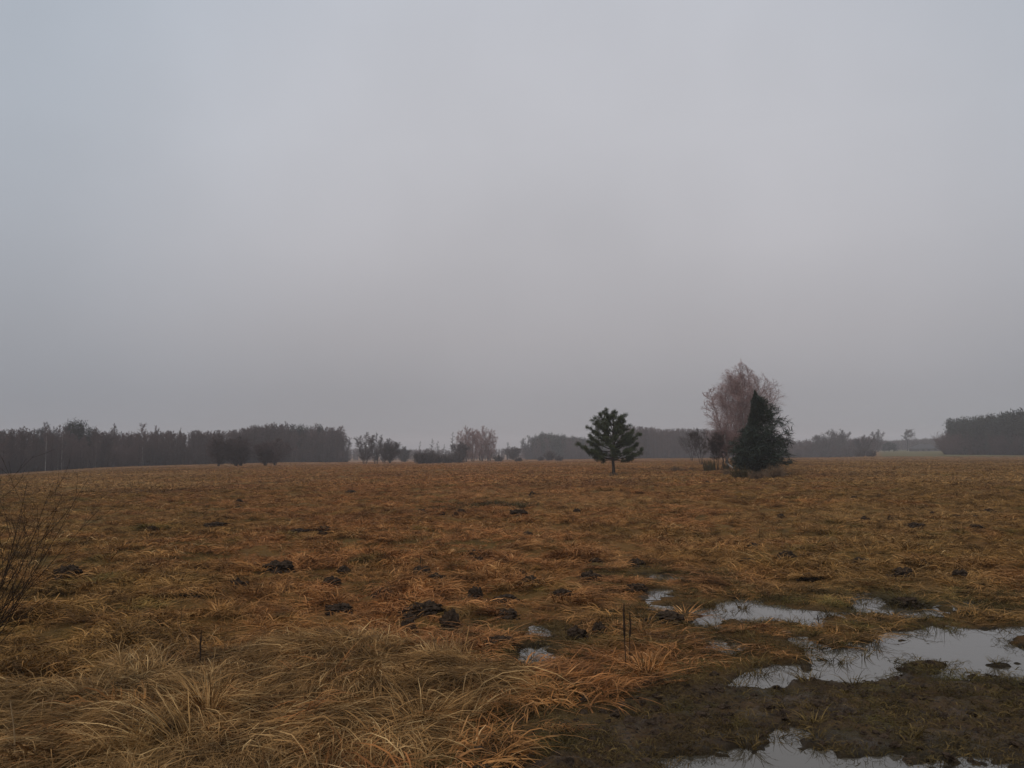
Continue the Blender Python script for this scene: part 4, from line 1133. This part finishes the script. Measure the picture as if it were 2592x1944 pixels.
# right of the spruce
far_tree(2103, 380, 1088, 'large faint rounded bare tree right of the spruce', 'round', 76, None, M_twig_grey)
far_tree(2128, 370, 1086, 'tallest faint bare tree of the rounded group right of the spruce', 'tall', 40, None, M_twig_grey)
far_tree(2084, 350, 1106, 'faint bare tree at the left shoulder of the rounded group', 'tall', 36, None, M_twig_grey)
far_tree(2184, 300, 1101, 'bare tree with pointed crown left of the green meadow', 'tall', 44, None, M_twig_grey)
far_tree(2222, 430, 1087, 'faint tall tree above the left end of the green meadow', 'tall', 26, None, M_twig_grey)
far_tree(2296, 460, 1086, 'faint lollipop-shaped tree left of the distant house', 'lollipop', 24, None, M_twig_grey)
for u, vb, vt, wd_, lab in ((2064, 1157, 1134, 32, 'dark rounded bush nearest the right side of the spruce'),
                            (2092, 1157, 1133, 30, 'dark bush right of the rounded one, under the faint big tree'),
                            (2122, 1157, 1138, 34, 'low bush under the tallest faint tree'),
                            (2150, 1157, 1132, 34, 'dark bush under the bare tree with pointed crown'),
                            (2178, 1156, 1136, 34, 'low bush at the right foot of the pointed bare tree'),
                            (2205, 1156, 1142, 26, 'lowest bush ending the row at the green meadow')):
    p = at(float(u), float(vb)); k_ = math.hypot(p[0], p[1]) / FPX
    place_shrub('bare_bush', p, (vb - vt) * k_, wd_ * k_ * 1.25, lab, M_twig_dark, r, 34, 9, 6, 0.06, 'bushes along the right field edge')

# ---- distant house with a hipped roof
ph_ = atD(2341, 430); kh = 430 / FPX
hw, hd = 50 * kh / 2, 4.5; zt = htop(ph_, 2341, 1124)
mt_wall = simple_mat('house_wall', (0.10, 0.085, 0.075), (0.13, 0.11, 0.10), 2)
mt_roof = simple_mat('house_roof', (0.035, 0.03, 0.03), (0.05, 0.045, 0.045), 2)
mt_glass, _t, _b = new_mat('house_window'); _b.inputs['Base Color'].default_value = (0.03, 0.035, 0.04, 1); _b.inputs['Roughness'].default_value = 0.1
def boxm(x0, x1, y0, y1, z0, z1):
    V_ = np.array([(x, y, z) for z in (z0, z1) for y in (y0, y1) for x in (x0, x1)], float)
    return V_, np.array([[0, 1, 5, 4], [2, 6, 7, 3], [0, 4, 6, 2], [1, 3, 7, 5], [4, 5, 7, 6], [0, 2, 3, 1]])
e = empty('house', ph_); tag(e, 'distant low house with dark hipped roof at the end of the green meadow', 'house')
mk_obj('wall', mk_mesh('wall', *boxm(-hw, hw, -hd, hd, -0.3, zt * 0.36), mt_wall), e)
ro = zt * 0.36 + 0.01
V_ = np.array([(-hw - .6, -hd - .6, ro), (hw + .6, -hd - .6, ro), (hw + .6, hd + .6, ro), (-hw - .6, hd + .6, ro), (-hw * .45, 0, zt), (hw * .45, 0, zt)])
rf = mk_obj('roof', mk_mesh('roof', V_, np.array([[0, 1, 5, 4], [2, 3, 4, 5], [1, 2, 5, 5], [3, 0, 4, 4]])[:2], mt_roof), e)
bm_ = rf.data; 
import bmesh
bmm = bmesh.new(); vsx = [bmm.verts.new(v_) for v_ in V_]
for f_ in ((0, 1, 5, 4), (2, 3, 4, 5), (1, 2, 5), (3, 0, 4), (3, 2, 1, 0)): bmm.faces.new([vsx[i] for i in f_])
bmm.to_mesh(rf.data); bmm.free()
mk_obj('chimney', mk_mesh('chimney', *boxm(-0.4, 0.4, -0.4, 0.4, zt - 0.8, zt + 0.35), mt_wall), rf)
for wx in (-0.6, -0.1, 0.5):
    mk_obj('window', mk_mesh('window', *boxm(wx * hw - .5, wx * hw + .5, -hd - 0.03, -hd + 0.02, zt * 0.08, zt * 0.27), mt_glass), e)

# ---- woods: rows of trees reading as one mass
def proto_mesh(trunk, crown, m1, m2, name):
    V_, Q_ = join([trunk, crown]); me_ = mk_mesh(name, V_, Q_, m1); me_.materials.append(m2)
    mi = np.zeros(len(Q_), np.int32); mi[len(trunk[1]):] = 1; me_.polygons.foreach_set('material_index', mi); return me_
r = np.random.default_rng(99)
bareP, pineP, spruceP = [], [], []
for k in range(7):
    tk, cw = bare_tree(r, 1.0, [(0, 0, 0.02 * r.normal(), 0, 1.0), (0.02, 0.02, 0.07 * r.normal(), 0.06, 0.93)], 0.04, 0.15, 30, 7, 6, tw=0.0034, rb=0.008, angle=36, topprof=(lambda t: 1.15 - 0.92 * t ** 2.2) if k % 2 else (lambda t: 0.75 + 0.45 * np.sin(np.pi * t ** 1.4) - 0.35 * t ** 4))
    bareP.append(proto_mesh(tk, cw, M_bark, M_wood_twig, 'wood_tree'))
for k in range(5):
    P = stem_line(1.0, 8, r, 0.01); R_s = 0.012 * np.linspace(1, 0.3, 8)[None]
    B, RB, _, _ = branch(P, R_s, 40, 0.16, 0.99, 65, 0.15, 4, r, up=0.12, wob=0.15, prof=lambda t: 1.25 - 0.6 * t)
    cw = tufts(B[:, 1:].reshape(-1, 3), r, 12, 0.05, 0.02)
    pineP.append(proto_mesh(tubes(P, R_s, 5), cw, M_bark, M_farpine, 'far_pine'))
for k in range(4):
    P = stem_line(1.0, 8, r, 0.005); R_s = 0.012 * np.linspace(1, 0.1, 8)[None]
    B, RB, _, _ = branch(P, R_s, 70, 0.05, 1.0, 85, 0.22, 4, r, up=0.02, wob=0.1, prof=lambda t: 1.08 - t)
    cw = tufts(B.reshape(-1, 3), r, 9, 0.025, 0.014, -0.3)
    spruceP.append(proto_mesh(tubes(P, R_s, 5), cw, M_twig_grey, M_farspruce, 'far_spruce'))
brushP = []
for k in range(4):
    S, C_ = shrub(r, 1.0, 1.3, 22, 8, 6, 0.012, None); brushP.append(mk_mesh('undergrowth', *join([S, C_]), M_wood_twig))

def wood(name, uu, dd, vtop, rows, gap, protos, label, seed, jit=6, wscale=1.0, step=1.7):
    """rows of trees from the field edge backwards; vtop gives the skyline row by photo column"""
    r = np.random.default_rng(seed); pts, sc_ = [], []
    for row in range(rows):
        ulist, dl = [], []
        u = uu[0]
        while u < uu[-1]:
            D = np.interp(u, uu, dd) + row * gap
            ulist.append(u); dl.append(D + gap * 0.4 * r.normal())
            u += step * (0.6 + 0.9 * r.random()) * FPX / D
        for u, D in zip(ulist, dl):
            p = atD(u, D); h_ = htop(p, u, np.interp(u, vtop[0], vtop[1]) + abs(jit * r.normal()) * (1.4 if r.random() < 0.3 else 0.8) - (jit * 0.8 if r.random() < 0.12 else 0) + (0 if row >= 1 else 3))
            pts.append(p); s = h_ * (1.0 + 0.0 * r.random()); sc_.append((s * wscale * (0.9 + 0.5 * r.random()), s * wscale, s))
    pts = np.array(pts); sc_ = np.array(sc_)
    scatter(name, pts - np.array([0, 0, 0.05]), r.random(len(pts)) * 6.28, sc_, protos, label, seed)

uL = np.array([-420, 0, 250, 480, 640, 760, 850, 872.0]); dL = np.array([150, 158, 178, 195, 215, 235, 250, 258.0])
vL = (np.array([-400, 0, 90, 230, 320, 480, 560, 630, 660, 720, 735, 830, 862, 882]), np.array([1085, 1088, 1090, 1094, 1092, 1090, 1090, 1080, 1074, 1074, 1086, 1082, 1084, 1110]))
wood('left_wood', uL, dL, vL, 7, 5.0, bareP, 'dense leafless wood closing the field on the left', 21, 6.5, 1.15, 2.3)
r = np.random.default_rng(4)
pts, scl = [], []
for us, ds, du in ((uL, dL, 5.0), (np.array([2396, 2420, 2500, 2592, 2800, 3050.0]), np.array([300, 292, 285, 275, 255, 235.0]), 4.0),
                   (np.array([1345, 1400, 1500.0, 1565]), np.array([370, 375, 385, 390.0]), 4.0), (np.array([1560, 1700, 1880, 2000.0]), np.array([330, 340, 360, 370.0]), 4.0),
                   (np.array([1990, 2200.0]), np.array([378, 378.0]), 4.0)):
    for u in np.arange(us[0], us[-1], du):
        for q in range(3):
            D = np.interp(u, us, ds) + 1.5 + 4 * q + 2 * r.random(); pts.append(atD(u + 4 * r.normal(), D)); scl.append((1.6 + 2.6 * r.random() ** 1.5) * (1 if us is uL else 1.5))
scatter('undergrowth', np.array(pts), r.random(len(pts)) * 6.28, np.array(scl), brushP, 'tangled dark undergrowth along the feet of the woods round the field', 22)
wood('centre_wood', np.array([1352, 1400, 1500.0, 1565]), np.array([370, 375, 385, 390.0]), (np.array([1350, 1365, 1395, 1440, 1500, 1560]), np.array([1112, 1104, 1103, 1107, 1111, 1113])), 5, 7.0, bareP[1:] + pineP[:3],
     'hazy mixed wood behind and left of the lone pine', 23, 3)
wood('far_wood', np.array([1560, 1620, 1700, 1800, 1880, 2000.0]), np.array([330, 330, 340, 350, 360, 370.0]), (np.array([1560, 1600, 1640, 1680, 1720, 1800, 1900, 2000]), np.array([1082, 1079, 1082, 1087, 1085, 1087, 1095, 1108])), 6, 6.0, bareP[1:],
     'hazy leafless wood between the lone pine and the birch', 24, 2.5)
wood('hazy_wood', np.array([1990, 2050, 2120, 2200.0]), np.array([380, 380, 380, 380.0]), (np.array([1990, 2030, 2060, 2100, 2200]), np.array([1112, 1112, 1116, 1108, 1112])), 4, 6.0, bareP[1:],
     'faint leafless wood right of the spruce', 25, 4)
wood('horizon_wood', np.array([850, 1300, 1360.0]), np.array([450, 450, 450.0]), (np.array([850, 1040, 1160, 1260, 1300, 1400]), np.array([1133, 1136, 1138, 1135, 1133, 1126])), 4, 8.0, bareP[1:],
     'faintest line of trees on the horizon left of centre', 26, 2, 1.3, 2.6)
wood('skyline_wood', np.array([2150, 2300, 2460.0]), np.array([560, 560, 560.0]), (np.array([2150, 2260, 2300, 2420]), np.array([1112, 1114, 1110, 1108])), 5, 8.0, bareP[1:],
     'faint tree line behind the distant house', 27, 2, 1.4)
uR = np.array([2414, 2432, 2500, 2592, 2800, 3050.0]); dR = np.array([300, 292, 285, 275, 255, 235.0])
vR = (np.array([2390, 2404, 2420, 2450, 2462, 2470, 2540, 2592, 3050]), np.array([1082, 1072, 1066, 1064, 1078, 1062, 1055, 1052, 1034]))
wood('pine_wood', uR, dR, vR, 5, 5.5, pineP, 'dark pine wood on the right edge beyond the green meadow', 28, 9, 1.0, 3.0)
# evergreens standing above the left wood, one by one
def farP(u, D, vt, protos, kk, lab, name, cat, wsc=1.0, group=None):
    p = atD(u, D); h_ = htop(p, u, vt)
    o = mk_obj(name, protos[kk % len(protos)], None, p - np.array([0, 0, 0.05])); o.scale = (h_ * wsc, h_ * wsc, h_); o.rotation_euler = (0, 0, kk * 1.3)
    tag(o, lab, cat, group)
G3 = 'spruces rising out of the left wood'
for k, (u, vt, lab) in enumerate(((168, 1080, 'shortest spruce at the left of the dark cluster above the left wood'),
                                  (174, 1073, 'second spruce of the dark cluster above the left wood'),
                                  (187, 1069, 'tallest spruce of the dark cluster above the left wood'),
                                  (197, 1078, 'rounded spruce just right of the tallest in the dark cluster'),
                                  (205, 1072, 'rightmost spruce of the dark cluster above the left wood'),
                                  (224, 1085, 'separate small spruce right of the dark cluster'),
                                  (238, 1088, 'smallest separate spruce farther right of the dark cluster'),
                                  (738, 1080, 'leftmost evergreen tip above the right part of the left wood'),
                                  (751, 1083, 'rounded evergreen tip above the right part of the left wood'),
                                  (763, 1079, 'pointed evergreen tip above the right part of the left wood'),
                                  (775, 1084, 'low evergreen tip near the right end of the left wood'),
                                  (810, 1080, 'slanting evergreen tip closest to the right end of the left wood'))):
    farP(u, np.interp(u, uL, dL) + 9, vt, spruceP, k, lab, 'spruce_tree', 'spruce tree', 0.85 if k not in (3, 8) else 1.1, G3)
for k, (u, vt, ws, lab) in enumerate(((60, 1080, 1.5, 'slightly taller bare tree at the far left of the left wood'),
                                  
                                  (148, 1078, 0.7, 'thin bare tree just left of the dark spruce cluster'),
                                  (288, 1069, 0.9, 'pale feathery tree rising above the left wood right of the spruces'),
                                  (393, 1079, 0.7, 'slim bare tree top above the middle of the left wood'),
                                  (455, 1083, 0.8, 'small bare tree top left of the willows above the wood'),
                                  (690, 1071, 1.2, 'tall bare crown over the willows in the left wood'),
                                  (803, 1073, 0.8, 'loose bare crown rising near the right end of the left wood'),
                                  (858, 1081, 1.3, 'last tall bare tree at the right end of the left wood'),
                                  (876, 1104, 1.3, 'small airy birch closing the right end of the left wood'))):
    farP(u, np.interp(u, uL, dL) + 12 * (k < 8), vt, bareP, k + 1, lab, 'bare_tree', 'bare tree', ws, 'bare trees showing above the left wood')
far_tree(110, 172, 1069, 'big round-crowned bare tree standing above the left wood', 'round', 42, None, M_twig_grey)
# white birch trunks at the wood's foot
for k, (u, vb, vt, wpx, lab) in enumerate(((116, 1187, 1120, 2.6, 'brightest white birch trunk at the foot of the left wood'),
                                  (147, 1186, 1140, 1.4, 'faint thin birch trunk between the bright one and the pair'),
                                  (157, 1186, 1120, 1.8, 'leaning pale birch trunk left of the short bright one'),
                                  (161, 1186, 1160, 2.4, 'short bright birch trunk right of the leaning pale one'),
                                  (223, 1181, 1150, 1.6, 'faint birch trunk below the separate small spruces'),
                                  (242, 1179, 1120, 1.3, 'thin pinkish trunk right of the separate small spruces'),
                                  (360, 1176, 1110, 1.8, 'pale birch trunk standing in the middle of the left wood'),
                                  (364, 1175, 1140, 1.3, 'thin trunk touching the pale one in the middle of the left wood'))):
    D = np.interp(u, uL, dL) - 1.5; p = atD(u, D); h_ = htop(p, u, vt) * 1.5
    tk, cw = bare_tree(r, h_, [(0, 0, 0.01 * r.normal(), 0, 1.0)], 0.5, 0.16, 12, 6, 5, tw=0.04, rb=0.002 + wpx * 0.0017, angle=30)
    place_tree('birch_tree', p, tk, cw, M_birch, M_wood_twig, lab, 'birch tree', 'birches with pale trunks before the left wood')

# small dense evergreens left of the house
for k, (u, D, vt, ws, lab) in enumerate(((2238, 400, 1124, 1.2, 'left dark evergreen of the hedge-like group on the green meadow edge'),
                                         (2250, 402, 1121, 1.5, 'middle evergreen of the hedge-like group on the green meadow edge'),
                                         (2262, 400, 1123, 1.4, 'right evergreen of the hedge-like group on the green meadow edge'))):
    farP(u, D, vt, pineP, k, lab, 'evergreen_tree', 'evergreen', ws * 1.6, 'evergreens at the green meadow')

# ------------------------------------------------------------------ bare shrub close on the left
r = np.random.default_rng(64)
pS = at(-130.0, 1735.0)
e = empty('bare_shrub', (pS[0], pS[1], 0.0)); tag(e, 'leafless dark twiggy shrub reaching in at the left edge', 'shrub')
ns = 36
a = r.random(ns) * 2 * math.pi
P = np.empty((ns, 9, 3)); P[:, 0] = np.stack([0.22 * np.cos(a) * r.random(ns), 0.18 * np.sin(a) * r.random(ns), np.zeros(ns)], -1)
ln = 1.15 + 0.65 * r.random(ns)
d = nrm(np.stack([np.linspace(-0.7, 0.78, ns) + 0.1 * r.normal(size=ns), 0.35 * r.normal(size=ns), np.ones(ns)], -1))
for k in range(1, 9):
    P[:, k] = P[:, k - 1] + d * (ln / 8)[:, None]; d = nrm(d + 0.05 * r.normal(size=d.shape) + np.array([0, 0, 0.05]))
RS = np.linspace(0.0046, 0.0014, 9)[None] * np.ones((ns, 1))
B, RB, _, _ = branch(P, RS, 6, 0.2, 0.92, 32, -0.36, 6, r, up=0.07, wob=0.07, rr=0.75, prof=lambda t: 1.2 - 0.7 * t, tip=0.5)
B2, RB2, _, _ = branch(B, RB, 4, 0.2, 0.95, 34, -0.36, 4, r, up=0.05, wob=0.09, rr=0.8, tip=0.6)
mk_obj('stems', mk_mesh('stems', *tubes(P, RS, 5), M_stalk, smooth=True), e)
mk_obj('twigs', mk_mesh('twigs', *join([tubes(B, np.maximum(RB, 0.0013), 4), tubes(B2, np.maximum(RB2, 0.001), 3)]), M_stalk), e)

# ------------------------------------------------------------------ dry stalks
def stalk(u, vb, vt, lab, head=True, lean=0.0, mat=None, thick=1.0, group=None):
    p = at(float(u), float(vb)); zz = fields(p[None, 0], p[None, 1])[0][0]; p[2] = zz
    Dd = math.hypot(p[0], p[1]); h_ = (vb - vt) * Dd / FPX
    P = stem_line(h_, 8, r, 0.03, (lean, 0.0)); R_s = (max(0.0028, 0.00028 * Dd) * thick * np.linspace(1.1, 0.6, 8))[None]
    e = empty('dry_stalk', p - np.array([0, 0, 0.02])); tag(e, lab, 'dry stalk', group)
    mk_obj('stem', mk_mesh('stem', *tubes(P, R_s, 5), mat or M_stalk, smooth=True), e)
    if head:
        t_ = 0.5 + 0.5 * np.linspace(0, 1, 12); f = t_ * 7; i = np.minimum(f.astype(int), 6); fr = (f - i)[:, None]
        C_ = P[0, i] * (1 - fr) + P[0, i + 1] * fr + np.array([0.001, 0, 0])
        RH = R_s[0, 0] * (1.2 + 1.6 * r.random(12)) * np.array([.5, 1, 1, 1, 1, 1, 1, .9, .8, .7, .5, .3])
        mk_obj('seed_head', mk_mesh('seed_head', *tubes(C_[None], RH[None], 7), mat or M_stalk), e)
stalk(1586, 1702, 1535, 'tallest dark dock stalk in the near centre beside the reddish tuft', lean=-0.02, thick=1.5)
stalk(1594, 1680, 1562, 'shorter dark dock stalk right beside the tallest one', lean=0.0, thick=1.3)
stalk(1561, 1603, 1560, 'thin dark stalk left of the two dock stalks', False)
stalk(1064, 1452, 1412, 'dry stalk growing from the pointed molehill', lean=0.05)
stalk(1070, 1454, 1420, 'second shorter dry stalk on the pointed molehill', False)
stalk(1462, 1432, 1398, 'thin dry stalk in the centre above the broad molehill', False)
stalk(1631, 1492, 1448, 'thin dark stalk right of the molehill by the small wet patch', False)
stalk(1432, 1606, 1570, 'thin rusty stalk above the right of the twin pools', False)
stalk(458, 1605, 1522, 'thin tall stalk above the straw on the left', False)
stalk(503, 1730, 1590, 'dark bent stalk rising from the middle of the flattened straw', True, 0.02)
stalk(2074, 1580, 1546, 'reddish twig standing at the right tip of the broken puddle', True, -0.1)
stalk(2075, 1466, 1424, 'thin stalk in the right field above the broken puddle', False)
stalk(1924, 1366, 1330, 'thin stalk below the spruce in the right field', False)
stalk(38, 1960, 1822, 'long pale reed stem leaning in the bottom left corner', False, -0.12, M_reed, 1.6)
stalk(228, 1920, 1850, 'thin pale straw stem standing near the bottom left', False, 0, M_reed)
stalk(312, 1950, 1862, 'thin pale straw stem right of the other near the bottom', False, -0.1, M_reed)
stalk(1155, 1352, 1322, 'tiny dry stalk in the mid field below the peaked molehill', False)

# ------------------------------------------------------------------ standing grass tufts
def tuft(u, v, n_, rad, l0, l1, lean, mat, lab, dirx=0, rot=0, droop=0.35, wd=0.008):
    p = at(float(u), float(v)); p[2] = fields(p[None, 0], p[None, 1])[0][0] - 0.01
    o = mk_obj('grass_tuft', upright(r, n_, rad, l0, l1, wd, lean, mat, 'grass_tuft', 7, droop, dirx), None, p)
    tag(o, lab, 'grass tuft')
tuft(1068, 1846, 170, 0.13, 0.16, 0.34, 0.5, M_straw, 'upright pale grass tuft at the edge of the muddy track', 0.05)
tuft(310, 1944, 110, 0.09, 0.25, 0.42, 0.4, M_straw, 'golden tuft standing at the bottom left', -0.15)
tuft(440, 1930, 150, 0.12, 0.30, 0.62, 0.35, M_straw, 'largest tall straw tuft leaning left in the foreground', -0.45)
tuft(520, 1840, 150, 0.09, 0.3, 0.5, 0.4, M_straw, 'slim straw tuft beside the bent dark stalk', -0.05)
tuft(235, 1800, 130, 0.10, 0.2, 0.36, 0.6, M_straw, 'small spiky straw tuft at the left of the foreground', -0.1)
tuft(1625, 1708, 90, 0.15, 0.12, 0.28, 0.55, M_grass, 'reddish brown tuft at the foot of the dock stalks', -0.12)
tuft(1170, 1735, 120, 0.10, 0.12, 0.25, 0.7, M_straw, 'small golden tuft left of the green patch near the track')
tuft(1500, 1680, 70, 0.14, 0.08, 0.2, 0.9, M_grass, 'low rust tuft left of the reddish brown one')
tuft(2300, 1530, 260, 0.22, 0.10, 0.26, 1.0, M_weed, 'shaggy dark tussock standing in the shallow water above the main puddle', 0, 0, 0.3, 0.009)
tuft(2380, 1592, 45, 0.16, 0.08, 0.17, 0.4, M_weed, 'dark green rushes at the upper shore of the main puddle', 0, 0, 0.15, 0.007)

# ------------------------------------------------------------------ haze
hx = 1560
V_, Q_ = boxm(-hx, hx, -hx, hx, -6.0, 26.0)
mh = bpy.data.materials.new('haze'); mh.use_nodes = True; t = mh.node_tree; t.nodes.clear()
o_ = t.nodes.new('ShaderNodeOutputMaterial'); pv = t.nodes.new('ShaderNodeVolumePrincipled')
pv.inputs['Color'].default_value = (0.95, 0.92, 0.935, 1); pv.inputs['Density'].default_value = 0.00072; pv.inputs['Anisotropy'].default_value = 0.0
t.links.new(pv.outputs[0], o_.inputs['Volume'])
hz_ = mk_obj('haze', mk_mesh('haze', V_, Q_, mh)); tag(hz_, 'thin grey evening haze over the whole field', None, None, 'stuff')
